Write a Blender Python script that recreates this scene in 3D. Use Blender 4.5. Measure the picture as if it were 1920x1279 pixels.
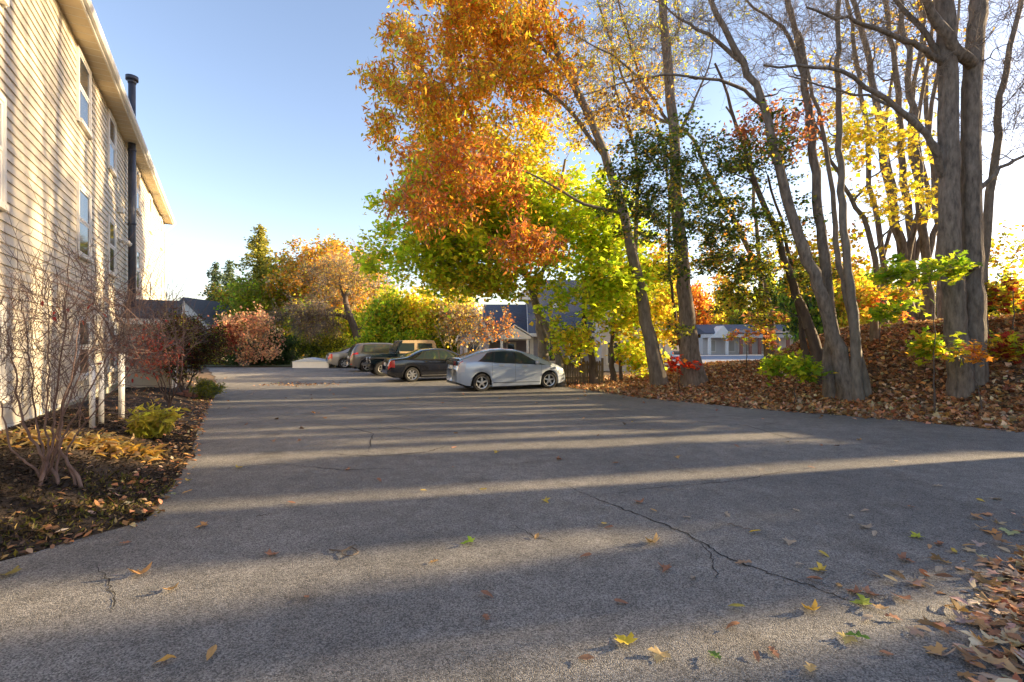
import bpy, bmesh, math, random
import numpy as np
from mathutils import Vector, Matrix
R = math.radians
sc = bpy.context.scene
for o in list(bpy.data.objects): bpy.data.objects.remove(o)

# ------------------------------------------------------------------ camera, sky, sun, exposure
CAMZ = 1.5; FPX = 900.0
SUN_AZ, SUN_EL = R(77), R(13)            # azimuth measured from +Y towards +X
cam = bpy.data.objects.new('camera', bpy.data.cameras.new('camera')); sc.collection.objects.link(cam)
cam.location = (0, 0, CAMZ); cam.rotation_euler = (R(90), 0, 0)
cam.data.sensor_width = 36; cam.data.lens = 36 * FPX / 1920
cam.data.clip_start = .05; cam.data.clip_end = 3000
sc.camera = cam
w = bpy.data.worlds.new("World"); sc.world = w; w.use_nodes = True
nt = w.node_tree; bg = nt.nodes['Background']
sky = nt.nodes.new('ShaderNodeTexSky'); sky.sky_type = 'NISHITA'; sky.sun_disc = False
sky.sun_elevation = SUN_EL; sky.sun_rotation = SUN_AZ
sky.air_density = 1.0; sky.dust_density = 0.6; sky.ozone_density = 2.5
wb = nt.nodes.new('ShaderNodeMix'); wb.data_type = 'RGBA'; wb.blend_type = 'MULTIPLY'; wb.inputs[0].default_value = 1; wb.inputs[7].default_value = (1.06, .825, .745, 1)   # white balance of the sky light
nt.links.new(sky.outputs[0], wb.inputs[6]); nt.links.new(wb.outputs[2], bg.inputs[0]); bg.inputs[1].default_value = 0.15
sl = bpy.data.lights.new('sun', 'SUN'); sl.energy = 5.0; sl.angle = R(.8); sl.color = (1, .75, .43)
so = bpy.data.objects.new('sun', sl); sc.collection.objects.link(so)
sd = Vector((math.sin(SUN_AZ) * math.cos(SUN_EL), math.cos(SUN_AZ) * math.cos(SUN_EL), math.sin(SUN_EL)))
so.rotation_euler = (-sd).to_track_quat('-Z', 'Y').to_euler(); so.location = (30, 10, 20)
sc.view_settings.view_transform = 'Standard'; sc.view_settings.look = 'None'
sc.view_settings.exposure = 1.85; sc.view_settings.gamma = 1
sc.cycles.max_bounces = 6; sc.cycles.transparent_max_bounces = 6

# ------------------------------------------------------------------ materials
def mat(name, col=(.5, .5, .5), rough=.7, metal=0, var=0, scale=5, bump=0, bscale=40, spec=.5, col2=None, sq=(1, 1, 1), coat=0):
    m = bpy.data.materials.new(name); m.use_nodes = True; n = m.node_tree; b = n.nodes['Principled BSDF']
    b.inputs['Base Color'].default_value = (*col, 1); b.inputs['Roughness'].default_value = rough
    b.inputs['Metallic'].default_value = metal; b.inputs['Specular IOR Level'].default_value = spec
    b.inputs['Coat Weight'].default_value = coat
    tc = n.nodes.new('ShaderNodeTexCoord'); mp = n.nodes.new('ShaderNodeMapping'); mp.inputs['Scale'].default_value = sq
    n.links.new(tc.outputs['Object'], mp.inputs[0])
    if var or col2:
        no = n.nodes.new('ShaderNodeTexNoise'); no.inputs['Scale'].default_value = scale; no.inputs['Detail'].default_value = 6
        no.inputs['Roughness'].default_value = .65
        n.links.new(mp.outputs[0], no.inputs['Vector'])
        rp = n.nodes.new('ShaderNodeValToRGB'); rp.color_ramp.elements[0].position = .32; rp.color_ramp.elements[1].position = .68
        a = col; c = col2 or tuple(min(1, k * (1 + var)) for k in col)
        if not col2: a = tuple(k * (1 - var) for k in col)
        rp.color_ramp.elements[0].color = (*a, 1); rp.color_ramp.elements[1].color = (*c, 1)
        n.links.new(no.outputs[0], rp.inputs[0]); n.links.new(rp.outputs[0], b.inputs['Base Color'])
    if bump:
        nb = n.nodes.new('ShaderNodeTexNoise'); nb.inputs['Scale'].default_value = bscale; nb.inputs['Detail'].default_value = 5
        n.links.new(mp.outputs[0], nb.inputs['Vector'])
        bp = n.nodes.new('ShaderNodeBump'); bp.inputs['Strength'].default_value = bump; bp.inputs['Distance'].default_value = .02
        n.links.new(nb.outputs[0], bp.inputs['Height']); n.links.new(bp.outputs[0], b.inputs['Normal'])
    return m

def asphalt_mat():
    m = bpy.data.materials.new('asphalt'); m.use_nodes = True; n = m.node_tree; L = n.links; b = n.nodes['Principled BSDF']
    tc = n.nodes.new('ShaderNodeTexCoord')
    def noise(s, d, r=.6):
        k = n.nodes.new('ShaderNodeTexNoise'); k.inputs['Scale'].default_value = s; k.inputs['Detail'].default_value = d
        k.inputs['Roughness'].default_value = r; L.new(tc.outputs['Object'], k.inputs['Vector']); return k.outputs[0]
    def ramp(x, p0, c0, p1, c1):
        k = n.nodes.new('ShaderNodeValToRGB'); e = k.color_ramp.elements
        e[0].position = p0; e[1].position = p1; e[0].color = (*c0, 1); e[1].color = (*c1, 1); L.new(x, k.inputs[0]); return k.outputs[0]
    def mix(t, f, a, c):
        k = n.nodes.new('ShaderNodeMix'); k.data_type = 'RGBA'; k.blend_type = t
        if isinstance(f, float): k.inputs[0].default_value = f
        else: L.new(f, k.inputs[0])
        L.new(a, k.inputs[6]); L.new(c, k.inputs[7]); return k.outputs[2]
    v = n.nodes.new('ShaderNodeTexVoronoi'); v.inputs['Scale'].default_value = 150; L.new(tc.outputs['Object'], v.inputs['Vector'])
    bw = n.nodes.new('ShaderNodeSeparateColor'); L.new(v.outputs['Color'], bw.inputs[0])
    stones = ramp(bw.outputs[0], .1, (.095, .093, .091), .95, (.335, .325, .31))
    big = ramp(noise(.32, 7, .62), .32, (.66, .67, .68), .68, (1.22, 1.19, 1.15))
    mid = ramp(noise(4, 7, .75), .3, (.72, .72, .72), .7, (1.2, 1.2, 1.2))
    c = mix('MULTIPLY', 1.0, stones, big); c = mix('MULTIPLY', 1.0, c, mid)
    fine = ramp(noise(260, 2, .5), .3, (.7, .7, .7), .7, (1.3, 1.3, 1.3)); c = mix('MULTIPLY', 1.0, c, fine)
    dr = ramp(noise(1.3, 3, .5), .60, (1, 1, 1), .74, (.62, .60, .58)); c = mix('MULTIPLY', 1.0, c, dr)      # dark oil and tar blotches
    L.new(c, b.inputs['Base Color'])
    b.inputs['Roughness'].default_value = .82; b.inputs['Specular IOR Level'].default_value = .35
    bp = n.nodes.new('ShaderNodeBump'); bp.inputs['Strength'].default_value = .75; bp.inputs['Distance'].default_value = .006
    L.new(v.outputs['Distance'], bp.inputs['Height']); bp.invert = True
    L.new(bp.outputs[0], b.inputs['Normal'])
    return m

def leaf_mat(name='leaf', trans=.68, rough=.55):
    m = bpy.data.materials.new(name); m.use_nodes = True; n = m.node_tree; L = n.links
    b = n.nodes['Principled BSDF']; out = n.nodes['Material Output']
    at = n.nodes.new('ShaderNodeAttribute'); at.attribute_name = 'leafcol'
    L.new(at.outputs['Color'], b.inputs['Base Color']); b.inputs['Roughness'].default_value = rough
    b.inputs['Specular IOR Level'].default_value = .3
    if trans:
        t = n.nodes.new('ShaderNodeBsdfTranslucent'); mx = n.nodes.new('ShaderNodeMixShader'); mx.inputs[0].default_value = trans
        g = n.nodes.new('ShaderNodeMix'); g.data_type = 'RGBA'; g.blend_type = 'MULTIPLY'; g.inputs[0].default_value = 1
        g.inputs[7].default_value = (1.25, 1.3, 1.0, 1); L.new(at.outputs['Color'], g.inputs[6]); L.new(g.outputs[2], t.inputs[0])
        L.new(b.outputs[0], mx.inputs[1]); L.new(t.outputs[0], mx.inputs[2]); L.new(mx.outputs[0], out.inputs[0])
    return m

def glass_mat(name, col=(.02, .03, .035), rough=.03):
    m = mat(name, col, rough, spec=1.0); return m

M = dict(
    asphalt=asphalt_mat(), leaf=leaf_mat(), litter=leaf_mat('fallen_leaf_surface', .2, .8),
    bark=mat('bark_grey', (.075, .060, .048), .9, var=.45, scale=13, bump=1.0, bscale=20, sq=(1, 1, .28), col2=(.26, .215, .175)),
    bark_smooth=mat('bark_smooth', (.10, .085, .068), .85, var=.35, scale=9, bump=.7, bscale=14, sq=(1, 1, .35), col2=(.25, .215, .175)),
    bark_dark=mat('bark_dark', (.055, .04, .033), .9, var=.4, scale=6, bump=.8, bscale=16, sq=(1, 1, .25), col2=(.15, .115, .09)),
    twig=mat('twig_bark', (.2, .16, .13), .9, var=.3, scale=3),
    twig_red=mat('twig_red_bark', (.10, .055, .045), .8, var=.3, scale=6, col2=(.24, .16, .13)),
    soil=mat('mulch_soil', (.02, .014, .01), .95, scale=9, col2=(.07, .045, .03), bump=1, bscale=60),
    lawn=mat('lawn', (.05, .07, .02), .95, scale=3, col2=(.13, .12, .05), bump=.6, bscale=50),
    siding=mat('cream_siding', (.60, .54, .43), .6, scale=1.3, col2=(.67, .61, .50), bump=.06, bscale=30, sq=(1, 1, 3)),
    trim=mat('white_trim', (.74, .71, .64), .5, var=.06, scale=3),
    soffit=mat('soffit_vinyl', (.66, .54, .34), .6, var=.06, scale=3),
    pane=glass_mat('window_glass', (.05, .06, .07), .05),
    blind=mat('window_blind', (.45, .43, .38), .8),
    shingle=mat('grey_shingle', (.06, .06, .07), .9, scale=14, col2=(.14, .135, .14), bump=.6, bscale=30),
    blueroof=mat('blue_grey_shingle', (.07, .08, .105), .9, scale=8, col2=(.12, .13, .165), bump=.4, bscale=30),
    found=mat('painted_foundation', (.42, .43, .36), .85, var=.15, scale=6, bump=.3),
    pipe=mat('flue_metal', (.06, .065, .085), .45, metal=.3, var=.2, scale=5),
    white=mat('white_paint', (.78, .77, .73), .5, var=.05, scale=4),
    lav=mat('grey_clapboard', (.36, .35, .42), .8, var=.12, scale=5, sq=(.3, .3, 8)),
    offw=mat('white_clapboard', (.62, .60, .58), .8, var=.08, scale=5, sq=(.3, .3, 8)),
    brick=mat('red_brick', (.25, .10, .075), .9, scale=14, col2=(.36, .18, .13), bump=.5),
    fence=mat('weathered_wood', (.12, .085, .05), .9, scale=8, col2=(.24, .18, .10), sq=(1, 1, .2), bump=.4),
    rubber=mat('tyre_rubber', (.018, .018, .018), .85, var=.2, scale=20),
    alloy=mat('wheel_alloy', (.55, .55, .55), .3, metal=.8),
    plastic=mat('black_plastic', (.02, .02, .022), .5),
    carglass=glass_mat('car_glass', (.03, .045, .05), .03),
    silver=mat('silver_blue_paint', (.43, .50, .60), .28, metal=.3, coat=1),
    black=mat('black_paint', (.01, .011, .016), .18, coat=1),
    gold=mat('champagne_paint', (.36, .33, .28), .28, metal=.5, coat=1),
    greyp=mat('grey_brown_paint', (.17, .155, .145), .28, metal=.5, coat=1),
    jeepp=mat('dark_teal_paint', (.012, .03, .038), .25, coat=1),
    teal=mat('pale_teal_paint', (.2, .42, .48), .3, coat=1),
    tan=mat('tan_canvas', (.50, .37, .22), .9, var=.1, scale=10, bump=.3),
    red_lens=mat('red_lens', (.55, .02, .02), .15, coat=1),
    clear_lens=mat('clear_lens', (.62, .62, .64), .12, coat=1),
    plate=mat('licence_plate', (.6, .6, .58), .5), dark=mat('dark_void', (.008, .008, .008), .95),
    pave=mat('far_pavement', (.22, .24, .28), .9, var=.12, scale=.6), tarp=mat('pale_blue_cover', (.5, .55, .62), .6, var=.1, scale=3),
    crack=mat('crack_shadow', (.022, .02, .02), 1), metal=mat('grey_metal', (.3, .3, .3), .45, metal=.6),
)

# ------------------------------------------------------------------ object helpers
C = sc.collection
def tag(o, label=None, cat=None, group=None, kind=None):
    if label: o['label'] = label
    if cat: o['category'] = cat
    if group: o['group'] = group
    if kind: o['kind'] = kind
    return o
def empty(name, loc=(0, 0, 0), rz=0, label=None, cat=None, group=None):
    o = bpy.data.objects.new(name, None); C.objects.link(o); o.location = loc; o.rotation_euler = (0, 0, rz); o.empty_display_size = .2
    return tag(o, label, cat, group)
def rootloc(p):
    while p.parent: p = p.parent
    return p
def mk(name, V, F, m, parent=None, smooth=False, cols=None, local=False):
    """V (n,3) array; F = list of (k,4)/(k,3) int arrays or list of index tuples; world coords unless local."""
    V = np.asarray(V, dtype=np.float32).reshape(-1, 3)
    if parent is not None and not local:
        V = V - np.array(rootloc(parent).location, dtype=np.float32)
    me = bpy.data.meshes.new(name)
    if isinstance(F, np.ndarray): F = [F]
    if len(F) and isinstance(F[0], np.ndarray):
        tot = np.concatenate([np.full(len(f), f.shape[1], dtype=np.int32) for f in F])
        loops = np.concatenate([f.astype(np.int32).ravel() for f in F])
        me.vertices.add(len(V)); me.vertices.foreach_set('co', V.ravel())
        me.loops.add(len(loops)); me.loops.foreach_set('vertex_index', loops)
        me.polygons.add(len(tot)); st = np.concatenate([[0], np.cumsum(tot)[:-1]]).astype(np.int32)
        me.polygons.foreach_set('loop_start', st); me.polygons.foreach_set('loop_total', tot)
        me.update(calc_edges=True)
    else:
        me.from_pydata([tuple(map(float, v)) for v in V], [], [tuple(int(i) for i in f) for f in F])
    if smooth: me.polygons.foreach_set('use_smooth', np.ones(len(me.polygons), dtype=bool))
    if cols is not None:
        a = me.attributes.new('leafcol', 'FLOAT_COLOR', 'FACE')
        c4 = np.ones((len(me.polygons), 4), dtype=np.float32); c4[:, :3] = cols; a.data.foreach_set('color', c4.ravel())
    me.materials.append(m)
    o = bpy.data.objects.new(name, me); C.objects.link(o)
    if parent is not None: o.parent = parent
    return o
class MB:
    def __init__(s): s.V = []; s.F = []; s.n = 0
    def add(s, V, F):
        V = [tuple(v) for v in V]; s.V += V; s.F += [tuple(i + s.n for i in f) for f in F]; s.n += len(V); return s
    def box(s, x0, x1, y0, y1, z0, z1, T=None):
        V = [(x, y, z) for z in (z0, z1) for y in (y0, y1) for x in (x0, x1)]
        if T: V = [T(*v) for v in V]
        return s.add(V, [(0, 2, 3, 1), (4, 5, 7, 6), (0, 1, 5, 4), (2, 6, 7, 3), (0, 4, 6, 2), (1, 3, 7, 5)])
    def cyl(s, a, b, r0, r1=None, n=12, caps=True):
        a = Vector(a); b = Vector(b); r1 = r0 if r1 is None else r1; d = (b - a).normalized()
        u = d.orthogonal().normalized(); v = d.cross(u)
        V = []
        for p, r in ((a, r0), (b, r1)):
            for k in range(n):
                t = 2 * math.pi * k / n; V.append(p + u * math.cos(t) * r + v * math.sin(t) * r)
        F = [(k, (k + 1) % n, n + (k + 1) % n, n + k) for k in range(n)]
        if caps: F += [tuple(range(n))[::-1], tuple(range(n, 2 * n))]
        return s.add(V, F)
    def prism(s, poly, lo, hi, T):           # poly 2-D, extruded lo..hi ; T(p, q, t)
        n = len(poly); V = [T(p, q, lo) for p, q in poly] + [T(p, q, hi) for p, q in poly]
        return s.add(V, [tuple(range(n)), tuple(range(2 * n - 1, n - 1, -1))] + [(k, n + k, n + (k + 1) % n, (k + 1) % n) for k in range(n)])
    def build(s, name, m, parent=None, smooth=False, local=False, bevel=0):
        o = mk(name, np.array(s.V), s.F, m, parent, smooth, local=local)
        bm = bmesh.new(); bm.from_mesh(o.data); bmesh.ops.recalc_face_normals(bm, faces=bm.faces)
        if bevel: bmesh.ops.bevel(bm, geom=list(bm.edges), offset=bevel, segments=2, affect='EDGES')
        bm.to_mesh(o.data); bm.free(); return o

def px(u, v, d): return np.array([(u - 960) / FPX * d, d, CAMZ - (v - 640) / FPX * d])
def sstep(x, a, b):
    t = np.clip((np.asarray(x, float) - a) / (b - a), 0, 1); return t * t * (3 - 2 * t)

# ------------------------------------------------------------------ terrain
RE = np.array([(1.2, -8), (1.5, 0), (2.05, 2), (3.1, 3.0), (5.0, 4.0), (8.0, 5.3), (9.2, 6.8), (9.0, 8.2), (8.1, 9.9), (6.0, 12.3), (4.0, 15.2), (2.3, 18.6), (.9, 21.5), (-1.2, 25.5), (-3.5, 29.5), (-6.5, 34)])
LE = np.array([(-6, -8), (-5.4, 0), (-4.9, 2), (-3.52, 3.2), (-3.05, 4.0), (-3.75, 5.4), (-4.25, 6.3), (-6.5, 10), (-10.1, 16.2), (-14.2, 23), (-17.6, 28), (-21, 33.0)])
def rex(y): return np.interp(y, RE[:, 1], RE[:, 0])
def lex(y): return np.interp(y, LE[:, 1], LE[:, 0])
def sdist(x, y, P):
    best = np.full(np.shape(x), 1e9)
    for (x0, y0), (x1, y1) in zip(P[:-1], P[1:]):
        dx, dy = x1 - x0, y1 - y0; t = np.clip(((x - x0) * dx + (y - y0) * dy) / (dx * dx + dy * dy), 0, 1)
        best = np.minimum(best, np.hypot(x - x0 - t * dx, y - y0 - t * dy))
    return best
def edge_e(x, y):                      # >0 on the leafy bank right of the lot
    return sdist(x, y, RE) * np.where(x > rex(y), 1, -1)
def g(x, y):
    x = np.asarray(x, float); y = np.asarray(y, float)
    z = -.3 * sstep(y, 3, 17) - .3 * sstep(y, 34, 60)
    e = edge_e(x, y)
    hm = np.interp(x * 17 / np.maximum(y, 17), [2, 4.2, 6.4, 8.8, 10.2, 12, 14, 17, 22, 30], [0, .35, .85, .95, 1.7, 2.25, 2.4, 2.1, 1.9, 1.6])
    hm = hm * sstep(x, 1.5, 5) * (1 - sstep(y, 19, 26)) * (.35 + .65 * sstep(y, 5.5, 10))
    hm = np.where(y < 6, np.minimum(hm, .95), hm)
    z = z + hm * sstep(e, -.1, 6.2) * (1 - sstep(e, 8.5, 15)) - .3 * sstep(e, 8, 15) * sstep(x, 6, 10)
    o = .8549 * x + .5187 * y
    z = z + .32 * sstep(lex(y) - x, .0, 1.9) * (1 - sstep(y, 20, 27)) * sstep(y, -6, 3)
    return z
def gz(x, y): return float(g(x, y))
def onground(u, v, it=40):
    d = 900 * 1.6 / (v - 640) if v > 645 else 30
    for _ in range(it):
        p = px(u, v, d); z = gz(p[0], p[1]); d = d + .5 * ((CAMZ - z) * FPX / (v - 640) - d)
    p = px(u, v, d); return np.array([p[0], p[1], gz(p[0], p[1])])

def axis(a, b, near, far):
    c = list(np.arange(a, b + 1e-6, near)); s = near; x = b
    while x < far: s *= 1.25; x += s; c.append(x)
    s = near; x = a
    while x > -far: s *= 1.25; x -= s; c.insert(0, x)
    return np.array(c)
gx = axis(-24, 30, .35, 1500); gy = axis(-8, 36, .35, 1500)
X, Y = np.meshgrid(gx, gy)
rng0 = np.random.default_rng(5)
inside = (X > lex(Y) + .25) & (X < rex(Y) - .25) & (Y < 32.5) & (Y > -8)
Z = g(X, Y) - np.where(inside, .05, 0) + np.where((edge_e(X, Y) > .5) & (Y > 0), rng0.normal(0, .02, X.shape), 0)
nx, ny = len(gx), len(gy)
idx = np.arange(nx * ny).reshape(ny, nx)
Fg = np.stack([idx[:-1, :-1], idx[:-1, 1:], idx[1:, 1:], idx[1:, :-1]], -1).reshape(-1, 4)
def ground_mat():
    m = mat('ground', (.045, .03, .018), .95, scale=6, col2=(.16, .10, .055), bump=1, bscale=40)
    return m
ground = mk('ground', np.stack([X, Y, Z], -1).reshape(-1, 3), Fg, ground_mat(), smooth=True); tag(ground, kind='structure')
# lot
ys = np.concatenate([np.arange(-8, 12, .1), np.arange(12, 32.61, .3)]); K = 70
rn = np.random.default_rng(3)
def wob(y, s): return .06 * np.sin(y * 2.1 + s) + .035 * np.sin(y * 5.7 + 2 * s) + .02 * np.sin(y * 13 + s)
xl = lex(ys) + wob(ys, 1) * np.where(ys > 4.2, 1, .5); xr = rex(ys) + wob(ys, 4)
t = np.linspace(0, 1, K)
AX = xl[:, None] * (1 - t) + xr[:, None] * t; AY = np.repeat(ys[:, None], K, 1)
AZ = g(AX, AY) + .012
AZ = np.where(AX < lex(AY), g(lex(AY), AY) + .012, AZ); AZ = np.where(AX > rex(AY), g(rex(AY), AY) + .014, AZ)
idx = np.arange(len(ys) * K).reshape(len(ys), K)
Fa = np.stack([idx[:-1, :-1], idx[:-1, 1:], idx[1:, 1:], idx[1:, :-1]], -1).reshape(-1, 4)
lot = mk('parking_lot', np.stack([AX, AY, AZ], -1).reshape(-1, 3), Fa, M['asphalt'], smooth=True); tag(lot, kind='structure')

# far pavement beyond the bank, and the far drive at the end of the lot
def sheet(name, x0, x1, y0, y1, dz, m, n=30):
    xs = np.linspace(x0, x1, n); yy = np.linspace(y0, y1, n); A, B = np.meshgrid(xs, yy); Zz = g(A, B) + dz
    i = np.arange(n * n).reshape(n, n); F = np.stack([i[:-1, :-1], i[:-1, 1:], i[1:, 1:], i[1:, :-1]], -1).reshape(-1, 4)
    return tag(mk(name, np.stack([A, B, Zz], -1).reshape(-1, 3), F, m, smooth=True), kind='structure')
sheet('far_parking_lot', 12, 75, 42, 84, .05, M['pave'], 60)
sheet('far_lawn', -60, 8, 33.2, 70, .05, M['lawn'], 60)
# ------------------------------------------------------------------ cracks and twigs on the lot
def ribbon(pts, wd, seed, dz=.0035, sub=10):
    r = random.Random(seed); P = []
    for (a, b) in zip(pts[:-1], pts[1:]):
        for k in range(sub):
            f = k / sub; P.append((a[0] * (1 - f) + b[0] * f + r.uniform(-1, 1) * .018, a[1] * (1 - f) + b[1] * f + r.uniform(-1, 1) * .018))
    P.append(tuple(pts[-1][:2])); V = []; F = []
    for i, p in enumerate(P):
        q = P[min(i + 1, len(P) - 1)]; o = P[max(i - 1, 0)]; dx, dy = q[0] - o[0], q[1] - o[1]; L = math.hypot(dx, dy) or 1
        ww = wd * r.uniform(.3, 1.1) * min(1, 4 * i / len(P) + .2, 4 * (1 - i / len(P)) + .2)
        for s in (-1, 1):
            x = p[0] - s * dy / L * ww; y = p[1] + s * dx / L * ww; V.append((x, y, gz(x, y) + .012 + dz))
        if i: F.append((2 * i - 2, 2 * i - 1, 2 * i + 1, 2 * i))
    return V, F
cm = MB()
for pl, wd in (([(1035, 900), (1110, 935), (1200, 970), (1290, 1005), (1360, 1048), (1440, 1078), (1560, 1118), (1640, 1150)], .008),
               ([(600, 852), (700, 858), (800, 850), (840, 838)], .012), ([(720, 800), (780, 810), (860, 812), (950, 808)], .01), ([(800, 780), (900, 776), (1000, 784)], .01),
               ([(1250, 780), (1400, 800), (1500, 830)], .009), ([(960, 985), (1000, 1010), (1040, 1020)], .004), ([(180, 1060), (205, 1100), (215, 1150)], .004), ([(420, 880), (520, 872), (640, 884), (760, 880)], .007), ([(1100, 935), (1250, 915), (1380, 905), (1500, 880)], .006), ([(640, 740), (760, 748), (900, 742)], .014), ([(500, 790), (640, 800), (700, 815), (690, 850)], .01), ([(1290, 1005), (1330, 1040), (1345, 1090)], .004)):
    V, F = ribbon([onground(*p) for p in pl], wd, len(pl)); cm.add(V, F)
tag(cm.build('asphalt_cracks', M['crack']), kind='stuff', label='thin dark cracks wandering across the asphalt lot', cat='cracks')

# ------------------------------------------------------------------ foliage engine
def unit(v): return v / (np.linalg.norm(v, axis=-1, keepdims=True) + 1e-9)
def tubes(polys, sides):
    """polys: list of (pts(N,3), radii(N)); batched by N"""
    by = {}
    for p, r in polys: by.setdefault(len(p), []).append((p, r))
    Vs = []; Fs = []; off = 0
    for N, lst in by.items():
        P = np.array([a for a, _ in lst]); Rr = np.array([b for _, b in lst]); B = len(lst)
        T = np.gradient(P, axis=1); T = unit(T)
        ref = np.where(np.abs(T[:, :1, 2:3]) > .9, np.array([1., 0, 0]), np.array([0, 0, 1.])); ref = np.repeat(ref, N, 1)
        U = unit(np.cross(T, ref)); W = np.cross(T, U)
        a = np.arange(sides) * 2 * np.pi / sides
        ring = P[:, :, None] + Rr[:, :, None, None] * (U[:, :, None] * np.cos(a)[None, None, :, None] + W[:, :, None] * np.sin(a)[None, None, :, None])
        if sides > 14:
            rg = np.random.default_rng(1); jit = 1 + .035 * rg.normal(0, 1, (B, 1, sides, 1)) + .02 * rg.normal(0, 1, (B, N, sides, 1)); ring = P[:, :, None] + (ring - P[:, :, None]) * jit
        i = np.arange(B * N * sides).reshape(B, N, sides) + off
        f = np.stack([i[:, :-1], np.roll(i, -1, 2)[:, :-1], np.roll(i, -1, 2)[:, 1:], i[:, 1:]], -1).reshape(-1, 4)
        Vs.append(ring.reshape(-1, 3)); Fs.append(f); off += B * N * sides
    return np.concatenate(Vs), np.concatenate(Fs)

def mir(h):
    return h + [(-a, b) for a, b in h[::-1] if a > 0]
TPL = {}
def fan(name, half, fold=.12, droop=.15, cen=(0, .3)):
    o = mir(half); V = [(cen[0], cen[1], 0)] + [(a, b, fold * abs(a) - droop * b * b) for a, b in o]
    n = len(o); TPL[name] = (np.array(V), np.array([(0, k + 1, (k + 1) % n + 1) for k in range(n)]))
fan('maple', [(0, 0), (.16, -.06), (.40, -.16), (.30, .08), (.45, .12), (.60, .44), (.36, .37), (.19, .34), (.24, .58), (.1, .64), (0, .95)])
fan('oak', [(0, 0), (.06, .1), (.2, .16), (.1, .3), (.28, .42), (.11, .52), (.22, .7), (.07, .78), (0, 1)], .2, .2, (0, .4))
fan('oval', [(0, 0), (.13, .15), (.21, .42), (.14, .75), (0, 1)], .3, .25, (0, .4))
TPL['kite'] = (np.array([(0, 0, 0), (.32, .42, .1), (0, 1, -.1), (-.32, .42, .1)]), np.array([(0, 1, 2, 3)]))
TPL['wide'] = (np.array([(0, 0, 0), (.46, .35, .1), (.12, 1, -.1), (-.42, .5, .1)]), np.array([(0, 1, 2, 3)]))
TPL['slim'] = (np.array([(0, 0, 0), (.17, .45, .05), (0, 1, -.05), (-.17, .45, .05)]), np.array([(0, 1, 2, 3)]))

def leaves(rng, tpl, P, size, pal, wts=None, up=.35, flat=False, droop=0, sj=.3, cj=.2, curl=0):
    V0, F0 = TPL[tpl]; n = len(P)
    if flat:
        N = unit(rng.normal(0, flat, (n, 3)) + np.array([0, 0, 1.]))
    else:
        N = unit(rng.normal(0, 1, (n, 3)) + np.array([0, 0, up * 2]))
    D = rng.normal(0, 1, (n, 3)) + np.array([0, 0, -droop]); D = unit(D - N * np.sum(D * N, 1, keepdims=True)); S = np.cross(D, N)
    s = size * (1 + sj * rng.uniform(-1, 1, n))
    VV = np.repeat(V0[None], n, 0)
    if curl: VV[:, :, 2] += rng.uniform(-curl, curl * 1.6, (n, 1)) * (VV[:, :, 0] ** 2 * 2.2 + (VV[:, :, 1] - .4) ** 2 * rng.uniform(.2, 1.6, (n, 1)))
    V = P[:, None] + s[:, None, None] * (VV[:, :, 0:1] * S[:, None] + (VV[:, :, 1:2]) * D[:, None] + VV[:, :, 2:3] * N[:, None])
    k = len(V0); F = (F0[None] + (np.arange(n) * k)[:, None, None]).reshape(-1, F0.shape[1])
    pal = np.array(pal); ci = rng.choice(len(pal), n, p=None if wts is None else np.array(wts) / sum(wts))
    c = pal[ci] * np.exp(rng.normal(0, cj, (n, 1))) * np.exp(rng.normal(0, cj * .3, (n, 3)))
    return V.reshape(-1, 3), F, np.repeat(np.clip(c, 0, .95), len(F0), 0)

def crom(ctrl, n):
    P = np.array(ctrl, float)
    if len(P) == 2: return P[0] + (P[1] - P[0]) * np.linspace(0, 1, n)[:, None]
    Q = np.vstack([2 * P[0] - P[1], P, 2 * P[-1] - P[-2]]); out = []
    for t in np.linspace(0, len(P) - 1 - 1e-6, n):
        i = int(t); f = t - i; a, b, c, d = Q[i:i + 4]
        out.append(.5 * (2 * b + (c - a) * f + (2 * a - 5 * b + 4 * c - d) * f * f + (3 * b - a - 3 * c + d) * f ** 3))
    return np.array(out)

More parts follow.
